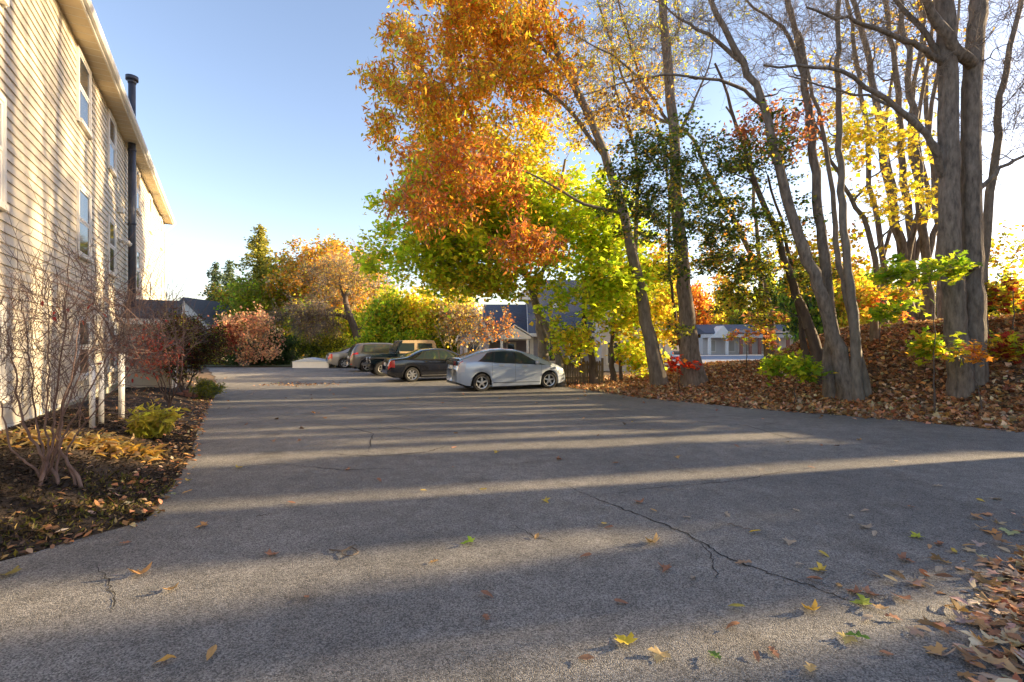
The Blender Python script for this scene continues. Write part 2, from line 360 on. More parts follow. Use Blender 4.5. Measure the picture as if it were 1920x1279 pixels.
class Tree:
    def __init__(s, name, label, cat, seed, base=None, group=None, bark='bark'):
        s.rng = np.random.default_rng(seed); s.name = name; s.bark = bark; s.meta = (label, cat, group)
        s.trunks = []; s.br = []; s.tw = []; s.N = []; s.NR = []; s.L = []; s.base = base; s.dead = []
    def trunk(s, ctrl, r0, r1, n=26, flare=1.5, tmin=.3, wig=.02, node=True):
        P = crom(ctrl, n); P[1:] += s.rng.normal(0, wig, (n - 1, 3)) * np.array([1, 1, 0])
        t = np.linspace(0, 1, n); r = r0 + (r1 - r0) * t ** .85
        if flare: r *= 1 + (flare - 1) * np.exp(-t * 22)
        r *= 1 + s.rng.normal(0, .025, n)
        if s.base is None: s.base = P[0].copy()
        P[0, 2] -= .15; s.trunks.append((P, r))
        if node:
            for i in range(int(tmin * n), n): s.N.append(P[i]); s.NR.append(r[i])
        return P
    def limb(s, ctrl, r0, r1=.01, n=12, node=True):
        P = crom(ctrl, n); P[1:] += s.rng.normal(0, .02, (n - 1, 3)); r = np.linspace(r0, r1, n); s.br.append((P, r))
        if node:
            for i in range(2, n): s.N.append(P[i]); s.NR.append(r[i])
    def blob(s, c, rad, n, tw=6, twl=.7, lf=None, above=1.0, shell=.5, maxr=.06, sub=1, twr=.0045, dirb=(0, 0, .15), lay=0):
        """n clusters in an ellipsoid; each is joined to the skeleton by a limb, and carries twigs and leaves.
        lf=(template,size,palette,weights,per_twig,jitter,kwargs)"""
        rng = s.rng; c = np.array(c, float); rad = np.array(rad, float)
        d = unit(rng.normal(0, 1, (n, 3))); rr = rng.uniform(0, 1, (n, 1)) ** shell * rng.uniform(.8, 1.18, (n, 1)); Cc = c + d * rr * rad
        if lay: Cc[:, 2] = np.round(Cc[:, 2] / lay) * lay + rng.normal(0, .06, n)
        NA = np.array(s.N); order = np.argsort(np.min(np.linalg.norm(Cc[:, None] - NA[None], axis=2), 1))
        LP = []
        for i in order:
            q = Cc[i]; NA = np.array(s.N); v = q - NA; dist = np.linalg.norm(v, axis=1) + above * np.clip(NA[:, 2] - q[2] + .2, 0, None) 
            j = int(np.argmin(dist)); a = NA[j]; L = np.linalg.norm(q - a)
            if L > .15:
                m_ = (a + q) / 2 + np.array([0, 0, .12 * L]) + rng.normal(0, .07 * L, 3)
                m2 = a * .75 + q * .25 + np.array([0, 0, -.03 * L]) + rng.normal(0, .03 * L, 3)
                P = crom([a, m2, m_, q], 9); r0 = min(s.NR[j] * .6, maxr, .008 + .014 * L); r = np.linspace(r0, max(.004, twr), 9)
                s.br.append((P, r))
                for k in range(3, 9): s.N.append(P[k]); s.NR.append(r[k])
            bd = unit(q - a) if L > .15 else np.array([0, 0, 1.])
            for _ in range(tw):
                dd = unit(rng.normal(0, .75, 3) * np.array([1, 1, .35 if lay else 1]) + bd * .7 + np.array(dirb)); l = twl * rng.uniform(.5, 1.2)
                b = q + rng.normal(0, .05, 3); kink = rng.normal(0, .12 * l, 3)
                P = np.array([b, b + dd * l * .35 + kink * .5, b + dd * l * .7 + kink, b + dd * l + kink * 1.4 + np.array([0, 0, .06 * l])])
                s.tw.append((P, np.array([twr * 1.5, twr * 1.2, twr * .9, twr * .5]))); LP.append(P)
                for _s in range(sub):
                    t0 = rng.uniform(.25, .8); o = P[0] + (P[2] - P[0]) * t0; d2 = unit(dd + rng.normal(0, .7, 3)); l2 = l * rng.uniform(.3, .65)
                    P2 = np.array([o, o + d2 * l2 * .35, o + d2 * l2 * .7 + rng.normal(0, .02, 3), o + d2 * l2]); s.tw.append((P2, np.array([twr * 1.0, twr * .8, twr * .6, twr * .4]))); LP.append(P2)
        if lf:
            tpl, size, pal, wts, per, jit, kw = lf
            LPa = np.array(LP); k = len(LPa); ti = np.repeat(np.arange(k), per); f = rng.uniform(.1, 3, len(ti)); i0 = np.minimum(f.astype(int), 2); ff = (f - i0)[:, None]
            pts = LPa[ti, i0] * (1 - ff) + LPa[ti, i0 + 1] * ff + rng.normal(0, jit, (len(ti), 3)) * (np.array([1, 1, .45]) if lay else 1)
            s.L.append(leaves(rng, tpl, pts, size, pal, wts, **kw))
    def build(s, name2=None):
        b = s.base; root = empty(s.name, tuple(map(float, b)), 0, *s.meta)
        V, F = tubes(s.trunks, 20)
        if s.br: V2, F2 = tubes(s.br, 6); F = np.concatenate([F, F2 + len(V)]); V = np.concatenate([V, V2])
        mk('trunk', V, F, M[s.bark], root, smooth=True)
        if s.tw: V, F = tubes(s.tw, 3); mk('twigs', V, F, M['twig_red' if s.bark == 'twig_red' else 'twig'], root)
        if s.L:
            off = 0; VV = []; FF = {3: [], 4: []}; CC = {3: [], 4: []}
            for V, F, c in s.L: VV.append(V); FF[F.shape[1]].append(F + off); CC[F.shape[1]].append(c); off += len(V)
            Fs = [np.concatenate(FF[k]) for k in (3, 4) if FF[k]]; cs = np.concatenate([np.concatenate(CC[k]) for k in (3, 4) if CC[k]])
            mk('crown', np.concatenate(VV), Fs, M['leaf'], root, cols=cs)
        return root

GRN = (.22, .34, .025); DGR = (.06, .10, .03); YG = (.52, .55, .035); YEL = (.72, .54, .06); GOLD = (.72, .40, .05); ORG = (.68, .27, .045)
RUST = (.54, .18, .055); RED = (.55, .05, .03); PINK = (.62, .26, .18); BRN = (.23, .115, .05); TAN = (.50, .37, .20); OLV = (.32, .31, .045)

# ------------------------------------------------------------------ trees of the bank
def G3(u, v, d):                        # foot of a tree: the ground below pixel column u at distance d
    p = px(u, v, d); return np.array([p[0], d, gz(p[0], d)])
# orange oak whose trunk leans left
T = Tree('oak_tree', 'tall oak with rust orange leaves, its trunk leaning left right of the silver hatchback', 'tree', 11, bark='bark_smooth')
d = 17.5
T.trunk([G3(1238, 0, d), px(1212, 600, d), px(1188, 480, d), px(1160, 370, d), px(1110, 230, 17.2), px(1050, 110, 17), px(1010, -30, 17), px(990, -190, 17), px(980, -330, 17)], .24, .05, 34, tmin=.35)
T.limb([px(1170, 400, d), px(1100, 385, 17), px(1040, 350, 16.5), px(980, 320, 16.2), px(900, 300, 16)], .07)
T.limb([px(1130, 290, d), px(1060, 200, 17), px(980, 150, 16.8), px(880, 130, 16.5), px(800, 120, 16)], .08)
T.limb([px(1060, 130, 17), px(960, 40, 16.5), px(860, -20, 16), px(790, -60, 16)], .07)
T.limb([px(1190, 490, d), px(1195, 300, 18), px(1150, 150, 18.5), px(1150, -100, 19)], .09)
oak = ('slim', .215, [ORG, GOLD, RUST, YEL, YG, OLV], [5, 4.6, 1.8, 3.8, 1.6, 1], 5, .15, dict(droop=.8, up=.1))
oakr = ('slim', .21, [RUST, ORG, PINK, GOLD, YG], [3.5, 3.4, 1.6, 2.4, 1.4], 4, .16, dict(droop=1, up=.1))
T.blob(px(880, 40, 16.5), (3.4, 3.0, 2.5), 104, lf=oak, tw=8, sub=2)
T.blob(px(810, 190, 16.3), (2.6, 2.4, 1.8), 54, lf=oak, tw=8, sub=2)
T.blob(px(950, -130, 17), (3.2, 3, 2.2), 60, lf=oak, tw=8, sub=2)
T.blob(px(1000, 130, 17), (1.9, 2.2, 1.9), 40, lf=oak, tw=7, sub=2)
T.blob(px(890, 330, 15.6), (3.0, 1.9, 1.0), 36, lf=oakr, tw=8, sub=2)
T.blob(px(790, 400, 15.4), (1.2, 1.2, .5), 14, lf=oakr, tw=7, sub=2)
T.blob(px(1010, 455, 15.2), (1.4, 1.0, .5), 14, lf=oakr, tw=7, sub=2)
T.blob(px(1140, 170, 17.5), (1.9, 2, 2.4), 50, lf=('slim', .14, [GOLD, YEL, OLV], [3, 3, 2], 3, .1, {}), tw=6, sub=2)
T.build()
# green-gold maple behind the silver car
T = Tree('maple_tree', 'maple with two grey stems and a broad green and yellow crown behind the silver hatchback', 'tree', 12, bark='bark_smooth')
d = 19.8
T.trunk([G3(1020, 0, d), px(1017, 640, d), px(1005, 570, d), px(990, 520, d), px(960, 440, d), px(940, 340, d), px(930, 230, d)], .23, .05, 24, tmin=.35)
T.trunk([G3(1052, 0, d - .8), px(1045, 660, d - .6), px(1018, 600, d - .3), px(1002, 560, d), px(1040, 440, d + .5), px(1060, 300, d + .5)], .17, .05, 20, tmin=.5)
mp = ('wide', .19, [(.34, .50, .035), (.56, .66, .045), (.70, .66, .06), YEL], [3, 6, 3, 1.4], 4, .16, dict(up=.8))
mpy = ('wide', .18, [YEL, (.58, .66, .05), GRN, GOLD], [3.4, 4, 1.4, .5], 4, .12, dict(up=.7))
T.limb([px(990, 520, d), px(930, 490, 19), px(860, 480, 18.5), px(790, 490, 18.3)], .09)
T.limb([px(975, 470, d), px(900, 420, 19.3), px(830, 400, 19), px(770, 390, 18.6)], .08)
T.blob(px(840, 480, 18.8), (3.2, 2.2, 1.2), 90, lf=mp, tw=7, sub=2)
T.blob(px(880, 400, 19.5), (3.2, 2.6, 1.8), 120, lf=mp, tw=7, sub=2)
T.blob(px(830, 270, 18.2), (2.4, 1.6, 1.0), 20, lf=('wide', .17, [YEL, YG, GOLD], [4, 3, 2], 3, .15, {}), tw=6, sub=2)
T.blob(px(800, 350, 20), (1.6, 1.8, 1.6), 30, lf=mp, tw=7, sub=2)
T.blob(px(1030, 420, 19.8), (2.8, 2.6, 2.2), 100, lf=mp, tw=6, sub=2)
T.blob(px(930, 525, 18.8), (2.5, 1.4, .45), 36, lf=mpy, tw=7, sub=2, above=.2)
T.blob(px(980, 290, 20), (2.8, 2.5, 1.7), 70, lf=('wide', .15, [YEL, YG, GOLD, OLV], [4, 3, 2, 1], 4, .13, dict(up=.6)), tw=6, sub=2)
T.build()
# maple clumps right of it
T = Tree('young_maple_tree', 'young maple with a dark stem and low green and gold foliage beside the wooden fence', 'tree', 13, bark='bark_dark')
T.trunk([G3(1112, 0, 19.5), px(1108, 660, 19.5), px(1094, 600, 19.5), px(1100, 520, 19.5), px(1110, 420, 19.6)], .16, .04, 20, tmin=.3)
T.blob(px(1120, 540, 18.6), (2.1, 1.6, 1.1), 56, lf=mp, tw=6, sub=2)
T.blob(px(1070, 640, 19), (.9, .9, .6), 14, lf=mpy, tw=6, sub=2, above=.2)
T.blob(px(1140, 440, 19), (1.9, 1.6, 1.5), 46, lf=mp, tw=6, sub=2)
T.build()
T = Tree('young_maple_tree', 'slim young maple with yellow leaves between the fence and the leaning oak trunk', 'tree', 14, bark='bark_dark')
T.trunk([G3(1150, 0, 20), px(1148, 640, 20), px(1156, 560, 20), px(1160, 450, 20)], .12, .03, 16, tmin=.2)
T.trunk([G3(1166, 0, 20.2), px(1160, 640, 20.2), px(1152, 600, 20.2), px(1180, 480, 20.2)], .07, .03, 14, tmin=.3)
T.blob(px(1180, 600, 19.6), (1.4, 1.2, 1), 28, lf=mpy, tw=6, sub=2)
T.blob(px(1200, 670, 20), (1.1, .8, .7), 16, lf=mpy, tw=5, sub=2, above=.2)
T.blob(px(1215, 520, 20.5), (1.4, 1.2, 1), 26, lf=mpy, tw=6, sub=2)
T.build()
# big straight trunk with the sunlit spot
T = Tree('tall_tree', 'tall straight grey tree with a flared foot behind the small red sapling', 'tree', 15)
d = 16.5
T.trunk([G3(1303, 0, d), px(1290, 620, d), px(1280, 500, d), px(1268, 380, d), px(1262, 230, d), px(1246, 60, d), px(1238, -120, d), px(1230, -300, d)], .3, .09, 34, flare=1.7, tmin=.45)
T.limb([px(1264, 270, d), px(1300, 190, d), px(1330, 120, d), px(1345, 20, d)], .06)
T.limb([px(1262, 240, d), px(1200, 150, d), px(1140, 100, d - .5), px(1060, 60, d - 1)], .06)
T.blob(px(1250, 60, d), (3.2, 3, 3), 44, tw=6, twl=.9, sub=2, lf=('slim', .14, [YG, OLV, YEL], [2, 2, 2], 1, .1, {}))
T.blob(px(1250, -200, d), (3.2, 3, 2.5), 30, tw=5, twl=.9, sub=2)
T.build()
# dark layered beech
T = Tree('beech_tree', 'beech with dark green leaves in flat layered sprays, left of the forked trunk clump', 'tree', 16, bark='bark_dark')
d = 13.8
T.trunk([G3(1545, 0, d), px(1520, 620, d), px(1490, 540, d), px(1455, 440, d), px(1410, 330, d + .3), px(1380, 230, d + .5), px(1340, 120, d + .5)], .16, .03, 24, tmin=.2)
T.trunk([G3(1520, 0, d + .4), px(1500, 600, d + .4), px(1480, 480, d + .6), px(1440, 330, d + .8)], .1, .03, 18, tmin=.3)
bch = ('kite', .11, [DGR, (.10, .16, .03), OLV, GOLD], [5, 4, 2, .8], 6, .12, dict(up=.9, cj=.3))
T.blob(px(1320, 380, d - .3), (2.5, 1.8, 2.3), 62, lf=bch, tw=7, sub=2, lay=.42, twl=.6)
T.blob(px(1225, 340, d + .6), (1.4, 1.3, 2.2), 30, lf=bch, tw=7, sub=2, lay=.42, twl=.6)
T.blob(px(1420, 520, d), (2.3, 1.6, 1.5), 50, lf=('kite', .11, [DGR, OLV, YG, GOLD], [4, 4, 2.4, 1.2], 6, .09, dict(up=.9)), tw=7, sub=2, lay=.4, twl=.6)
T.blob(px(1400, 300, d + .5), (1.4, 1.4, 1.2), 16, lf=bch, tw=5, sub=2, lay=.42, twl=.6)
T.build()
# clump of trunks at 1575
tl = dict(tw=6, twl=.9, sub=3, twr=.0042)
T = Tree('forked_tree', 'leaning grey tree in the trunk clump, curving up to the left over the dark beech', 'tree', 17)
d = 12.2
T.trunk([G3(1590, 0, d), px(1568, 640, d), px(1530, 530, d), px(1490, 420, d), px(1455, 300, d), px(1425, 180, d), px(1370, 80, d), px(1320, -30, d), px(1290, -150, d)], .19, .04, 38, flare=1.3, tmin=.4)
T.limb([px(1432, 200, d), px(1380, 160, d - .3), px(1300, 145, d - .6), px(1200, 148, d - .8), px(1060, 190, d - .5)], .05)
T.limb([px(1395, 120, d), px(1330, 70, d), px(1270, 30, d), px(1200, -30, d)], .06)
T.blob(px(1330, 40, d), (3.2, 2.5, 2.0), 70, **tl)
T.blob(px(1180, 190, d - .8), (1.6, 1.2, .6), 16, tw=6, twl=.8, sub=3, lf=('kite', .1, [BRN, GOLD], [1, 1], 2, .08, {}))
T.build()
T = Tree('forked_tree', 'straight grey tree standing in the middle of the trunk clump', 'tree', 18)
d = 12.6
T.trunk([G3(1560, 0, d), px(1556, 600, d), px(1545, 480, d), px(1530, 350, d), px(1518, 230, d), px(1505, 120, d), px(1480, 0, d), px(1460, -150, d)], .165, .05, 36, tmin=.4)
T.limb([px(1510, 150, d), px(1470, 60, d), px(1410, 10, d), px(1350, -30, d)], .06)
T.blob(px(1480, 20, d), (2.2, 2.5, 2.0), 50, **tl)
T.blob(px(1450, 260, d + .6), (1.2, 1.2, .9), 16, tw=6, sub=2, twl=.6, lf=('kite', .12, [PINK, RUST, (.4, .15, .08)], [3, 2, 2], 3, .1, {}))
T.build()
T = Tree('slim_tree', 'slim smooth tree rising straight from the right side of the trunk clump', 'tree', 19, bark='bark_smooth')
d = 12.0
T.trunk([G3(1608, 0, d), px(1600, 600, d), px(1585, 460, d), px(1577, 320, d), px(1572, 180, d), px(1573, 60, d), px(1580, -100, d)], .12, .045, 34, tmin=.4)
T.trunk([G3(1625, 0, d + .2), px(1590, 560, d + .2), px(1570, 480, d + .3), px(1558, 330, d + .4), px(1525, 180, d + .5), px(1500, 60, d + .5)], .1, .03, 26, tmin=.4)
T.blob(px(1580, 80, d), (1.9, 2.2, 2.4), 50, **tl)
T.build()
T = Tree('yellow_maple_tree', 'maple with bright yellow leaves on thin limbs behind the trunk clump', 'tree', 20, bark='bark_smooth')
d = 14.5
T.trunk([G3(1640, 0, d), px(1640, 480, d), px(1600, 380, d), px(1540, 260, d), px(1500, 150, d)], .1, .03, 22, tmin=.3)
ym = ('maple', .14, [YEL, YG, (.8, .6, .08)], [4, 1.2, 3], 2, .12, dict(up=.7))
T.limb([px(1600, 380, d), px(1640, 330, d), px(1700, 280, d)], .04); T.limb([px(1640, 470, d), px(1680, 420, d - .3), px(1740, 390, d - .5)], .04)
T.blob(px(1590, 240, d), (1.1, 1, 1.0), 12, lf=ym, tw=5, sub=2, twl=.8)
T.blob(px(1680, 275, d), (1.4, .9, .5), 12, lf=ym, tw=5, sub=2, twl=.7)
T.blob(px(1680, 385, d), (1.4, 1, .7), 17, lf=ym, tw=5, sub=2, twl=.8)
T.blob(px(1560, 500, d + 1), (1.3, 1, 1.0), 24, lf=('wide', .15, [YEL, GOLD, ORG, YG], [4, 2, 1, 2], 3, .12, {}), tw=6, sub=2, twl=.6)
T.blob(px(1600, 290, d + 1), (1.3, 1, 1.3), 12, lf=('wide', .15, [YEL, GOLD, YG], [4, 2, 2], 2, .12, {}), tw=5, sub=2, twl=.6)
T.build()
# big double trunk
T = Tree('twin_trunk_tree', 'massive twin trunk tree with furrowed bark and a knot hole, nearest on the bank', 'tree', 21)
d = 10.8
T.trunk([G3(1802, 0, d), px(1796, 650, d), px(1786, 540, d), px(1780, 400, d), px(1779, 225, d), px(1776, 100, d), px(1772, -20, d), px(1768, -160, d), px(1760, -320, d)], .235, .15, 44, flare=1.15, tmin=.35, wig=.012)
T.trunk([G3(1826, 0, d + .1), px(1826, 650, d + .1), px(1824, 540, d + .1), px(1820, 400, d + .1), px(1819, 225, d + .1), px(1826, 100, d + .1), px(1838, -20, d + .1), px(1852, -160, d + .1), px(1856, -320, d)], .225, .13, 44, flare=1.15, tmin=.35, wig=.012)
T.limb([px(1822, 120, d), px(1790, 90, d - .2), px(1745, 20, d - .3), px(1715, -60, d - .4)], .14, .08)
T.limb([px(1768, 330, d), px(1735, 250, d - .3), px(1650, 180, d - .5), px(1560, 130, d - .7), px(1430, 122, d - .8)], .085, .02, 18)
T.limb([px(1768, 120, d), px(1715, 85, d - .3), px(1620, 45, d - .5), px(1510, 15, d - .6)], .08, .02, 18)
T.limb([px(1768, 290, d), px(1700, 215, d), px(1640, 188, d + .3), px(1480, 145, d + .6)], .06, .015, 18)
T.limb([px(1768, 110, d), px(1730, 60, d), px(1680, 0, d), px(1640, -60, d)], .07, .03)
T.limb([px(1825, 370, d), px(1870, 320, d), px(1925, 290, d), px(1990, 250, d)], .06, .02)
T.blob(px(1650, 60, d), (2.4, 2, 1.7), 60, tw=6, twl=.8, sub=3, twr=.0042)
T.blob(px(1900, 120, d + .5), (1.6, 2, 2.6), 50, tw=6, twl=.9, sub=3, twr=.0042, dirb=(.1, 0, .5))
T.blob(px(1800, -260, d), (3.5, 3, 1.8), 40, tw=5, twl=.9, sub=2)
r = T.build()
kb = MB(); kp = px(1824, 500, d - .14); kb.cyl(kp + np.array([0, -.10, 0]), kp + np.array([0, .1, 0]), .075, .12, 14); kb.build('knot', M['bark'], r, True)
kb = MB(); kb.cyl(kp + np.array([0, -.104, 0]), kp + np.array([0, -.06, 0]), .045, .05, 12); kb.build('knot_hole', M['dark'], r)
T = Tree('slim_tree', 'slim curved tree just to the right of the massive twin trunk', 'tree', 22, bark='bark_smooth')
d = 12.2
T.trunk([G3(1838, 0, d), px(1845, 480, d), px(1862, 330, d), px(1870, 220, d), px(1890, 110, d), px(1915, 0, d), px(1930, -150, d)], .12, .04, 28, tmin=.35)
T.blob(px(1920, 200, d), (1.5, 1.5, 2.4), 36, **tl)
T.blob(px(1930, 480, d + 1), (1.0, 1, 1.2), 16, tw=5, twl=.7, sub=2, lf=('wide', .11, [YG, YEL, ORG], [3, 2, 1], 3, .1, {}))
T.build()
# crest cluster
for k, (ub, ut, d, r0) in enumerate(((1700, 1600, 16.5, .19), (1716, 1660, 17, .16), (1738, 1690, 16.2, .17), (1655, 1590, 18, .12), (1765, 1720, 19, .13))):
    side = ['thickest stem, forking left', 'upright middle stem', 'rightmost stem beside the twin trunk', 'thin stem left of the others', 'farthest stem behind the twin trunk'][k]
    T = Tree('crest_tree', 'bare grey tree on the crest of the leafy bank, ' + side, 'tree', 30 + k, group='bare trees on the crest of the bank')
    T.trunk([G3(ub, 0, d), px(ub - 2, 500, d), px(ub * .6 + ut * .4, 320, d), px(ub * .35 + ut * .65, 140, d), px(ut, 0, d), px(ut - 10, -200, d)], r0, .05, 28, flare=1.8, tmin=.3, wig=.05)
    T.trunk([px(ub, 480, d), px(ub + 25, 380, d), px(ub + 5, 250, d + .3), px(ub + 30, 60, d), px(ub + 40, -100, d)], r0 * .6, .04, 20, flare=0, tmin=.2)
    T.blob(px(ut + 40, 60, d), (2.6, 2.5, 3.4), 32, tw=5, twl=1, sub=2, twr=.0045, lf=('wide', .12, [YEL, GOLD], [1, 1], 1, .1, {}) if k % 2 else None)
    T.build()
T = Tree('leaning_tree', 'thin bare tree leaning left across the sky above the beech', 'tree', 41, bark='bark_smooth')
d = 18.5
T.trunk([G3(1445, 0, d), px(1440, 560, d), px(1380, 420, d), px(1330, 330, d), px(1290, 250, d), px(1190, 190, d), px(1120, 0, d)], .12, .04, 26, tmin=.35)
T.trunk([G3(1440, 0, d - 1), px(1430, 560, d - 1), px(1415, 400, d - 1), px(1405, 280, d - 1), px(1360, 200, d - 1)], .1, .03, 22, tmin=.35)
T.blob(px(1200, 100, d), (2.8, 2, 2.4), 50, tw=6, twl=1, sub=3, lf=('slim', .13, [OLV, YG, GOLD], [2, 2, 2], 1, .1, {}))
T.blob(px(1350, 470, d), (2, 1.5, 1.6), 20, tw=5, twl=.7, sub=2, lf=('wide', .13, [ORG, GOLD, YG], [3, 2, 2], 3, .1, {}))
T.build()
T = Tree('thin_tree', 'pair of very thin dark stems left of the tall straight trunk', 'tree', 42, bark='bark_dark')
d = 17.8
T.trunk([G3(1282, 0, d), px(1268, 600, d), px(1255, 500, d), px(1248, 300, d), px(1200, 150, d), px(1170, 40, d), px(1130, -100, d)], .06, .03, 26, tmin=.35, flare=1.2)
T.trunk([G3(1290, 0, d), px(1276, 560, d), px(1274, 420, d)], .035, .015, 18, flare=1.1)
T.blob(px(1180, 80, d), (2.2, 2, 2.6), 40, tw=6, twl=.9, sub=3, lf=('slim', .13, [OLV, YG, GOLD], [2, 2, 2], 2, .1, {}))
T.blob(px(1262, 600, d), (.8, .8, .7), 14, tw=5, twl=.5, sub=2, lf=('wide', .14, [YEL, YG, GOLD], [3, 2, 2], 4, .1, {}), above=.2)
T.build()

# saplings and low plants on the bank
def sapling(name, label, cat, seed, u, v, d, h, blobs, lf, bark='bark_dark', r=.018, group=None, lean=0):
    T = Tree(name, label, cat, seed, bark=bark, group=group)
    b = G3(u, v, d); T.trunk([b, b + (lean * .4, 0, h * .5), b + (lean, 0, h)], r, r * .4, 12, flare=1.2, tmin=.2, wig=.008)
    for c, rad, n, per in blobs: T.blob(c, rad, n, tw=5, twl=.28, sub=1, lf=(*lf[:4], per, .07, dict(up=1.0)), twr=.003, above=.3, maxr=.012)
    return T.build()
sg = ('maple', .14, [(.30, .42, .03), GRN, YG, YEL], [3, 3, 4, .7])
sapling('maple_sapling', 'maple sapling with large bright green leaves left of the massive twin trunk', 'sapling', 51, 1752, 0, 10.2, 2.4,
        [(px(1700, 510, 10.2), (.6, .45, .35), 12, 3), (px(1765, 508, 10.1), (.4, .3, .15), 5, 3), (px(1680, 585, 10.3), (.45, .35, .18), 6, 3)], sg)
sapling('maple_sapling', 'low maple sapling with green leaves at the foot of the dark beech', 'sapling', 52, 1490, 0, 12.2, .5,
        [(px(1500, 695, 12), (.6, .5, .2), 14, 3), (px(1450, 688, 12.6), (.5, .4, .15), 8, 3)], sg)
sapling('maple_sapling', 'tiny maple sapling with a few orange yellow leaves at the twin trunk foot', 'sapling', 53, 1842, 0, 9.8, .75,
        [(px(1826, 668, 9.8), (.12, .12, .08), 4, 3)], ('maple', .11, [GOLD, ORG, PINK], [3, 2, 1]), lean=-.15)
sapling('maple_sapling', 'short maple sapling with yellow green leaves between trunk clump and twin trunk', 'sapling', 54, 1752, 0, 10.4, .95,
        [(px(1740, 655, 10.4), (.28, .25, .16), 8, 4)], ('maple', .14, [YG, GRN, GOLD], [3, 2, 1]))
sapling('red_sapling', 'small sapling with vivid red leaves at the foot of the tall straight tree', 'sapling', 55, 1272, 0, 15.8, .5,
        [(px(1276, 684, 15.8), (.35, .3, .2), 6, 2)], ('maple', .15, [(.7, .07, .03), RED, ORG], [4, 3, 1]))
sapling('leafy_shrub', 'shrub with yellow and crimson leaves right of the massive twin trunk', 'shrub', 56, 1900, 0, 11.5, 1.2,
        [(px(1890, 660, 11.3), (.6, .5, .35), 16, 4), (px(1890, 560, 12), (.5, .5, .5), 12, 3)], ('maple', .15, [YG, (.35, .05, .04), ORG, YEL], [4, 3, 2, 2]))
sapling('leafy_shrub', 'sparse shrub with orange and pink leaves on the bank behind the green sapling', 'shrub', 57, 1400, 0, 17, 1.3,
        [(px(1430, 620, 17), (1.5, 1, .7), 16, 3)], ('maple', .15, [GOLD, PINK, (.45, .2, .1), YG], [3, 3, 2, 3]))
sapling('leafy_shrub', 'sparse shrub of red and orange leaves behind the trunk clump', 'shrub', 58, 1650, 0, 14, 1.3,
        [(px(1650, 570, 14), (.8, .8, .5), 12, 3)], ('maple', .15, [ORG, (.5, .12, .05), YEL, YG], [3, 1.2, 3, 2]))

# the belt goes on to the right of the frame: these trees throw the long shadows over the lot
rr = random.Random(9)
off = [(13.5, 3.2, .22), (15.5, 4.9, .26), (18.5, 3.0, .3), (20, 6.1, .24), (23, 4.6, .3), (17, 8.0, .2), (21.5, 9.4, .3), (26, 7.6, .26), (25, 11.4, .3), (29, 10.8, .26),
       (12.4, .2, .26), (16.4, -.8, .22), (20, .4, .3), (24.5, 1.2, .3), (11.6, 6.9, .16), (22, 12.6, .24), (27, 14.5, .3), (30, 4, .3), (24, 16.2, .26), (28, 18.4, .3), (26.5, 15.2, .2), (30.5, 21.5, .26), (35, 24.5, .3), (39, 28, .3), (33, 19.5, .22), (37, 22.6, .26)]
proto = None
for k, (x, y, r0) in enumerate(off):
    if k in (0, 1, 2):
        T = Tree('belt_tree', 'tree of the shelter belt beside the lot, beyond the right edge of the view', 'tree', 60 + k, group='trees of the belt right of the lot')
        b = np.array([x, y, gz(x, y)]); lx = rr.uniform(-.8, .8)
        T.trunk([b, b + (.1, 0, 3), b + (lx * .4, .2, 6), b + (lx, .1, 10), b + (lx * 1.5, 0, 14)], r0, .06, 28, tmin=.35)
        T.trunk([b + (.3, .1, 0), b + (.5, .1, 3), b + (1.3, .2, 6), b + (1.9, .1, 10)], r0 * .6, .05, 22, tmin=.35)
        T.blob(b + (0, 0, 10.5), (2.6, 2.6, 3.4), 46, tw=5, twl=1, sub=2)
        proto = T.build(); pr = proto if k == 0 else pr; pl = (pl + [proto]) if k else [proto]
    else:
        src = pl[k % 3]; c = src.copy(); C.objects.link(c); c.location = (x, y, gz(x, y)); c.rotation_euler = (0, 0, rr.uniform(0, 6.28)); s_ = rr.uniform(.85, 1.15); c.scale = (s_, s_, s_)
        for ch in src.children: q = ch.copy(); C.objects.link(q); q.parent = c
# unseen understorey added here, each shrub sized to band the lot with shade
us = []
for (x, y0, rad, h) in ((16, 3.95, .33, 6), (19, 5.65, .34, 6.8), (22, 4.1, .3, 7.8), (25, 5.75, .34, 7), (21, 7.55, .16, 5.5), (17, 2.68, .35, 6.2), (26, 2.66, .3, 9), (24, 1.45, .42, 6.5), (16, 1.38, .6, 6), (20, .1, .8, 5.5), (15, -1.2, 1.1, 4.2), (27, -2.8, 2, 7), (18, -4.6, 1.9, 5)):
    us.append((x, y0 + .231 * x, rad, h))
for (x, y0, rad, h) in ((12.6, 3.3, .62, 2.1), (13.2, 6.3, .5, 2.2), (12.9, 4.1, .5, 1.9), (13.0, 5.7, .5, 1.9), (12.4, 1.5, .35, 1.9)):
    us.append((x, y0 + .231 * x, rad, h))
for k, (x, y, rad, h) in enumerate(us):
    if k < 2:
        T = Tree('shade_shrub', 'leafy shrub added beyond the right edge of the view to shade the lot in bands', 'shrub', 80 + k, group='added shade shrubs right of the lot')
        b = np.array([x, y, gz(x, y)]); T.trunk([b, b + (.1, 0, 1.2), b + (0, .1, 2.2)], .05, .02, 12, tmin=.1)
        T.blob(b + (0, 0, 1.5), (1.5, 1.5, 1.4), 60, tw=6, twl=.6, sub=2, lf=('wide', .17, [YG, GOLD, OLV, BRN], [2, 2, 3, 1], 4, .12, {}))
        p_ = T.build(); p_.scale = (rad / 1.5, rad / 1.5, h / 2.4); up = (up + [p_]) if k else [p_]
    else:
        src = up[k % 2]; c = src.copy(); C.objects.link(c); c.location = (x, y, gz(x, y)); c.rotation_euler = (0, 0, rr.uniform(0, 6.28)); c.scale = (rad / 1.5, rad / 1.5, h / 2.4)
        for ch in src.children: q = ch.copy(); C.objects.link(q); q.parent = c

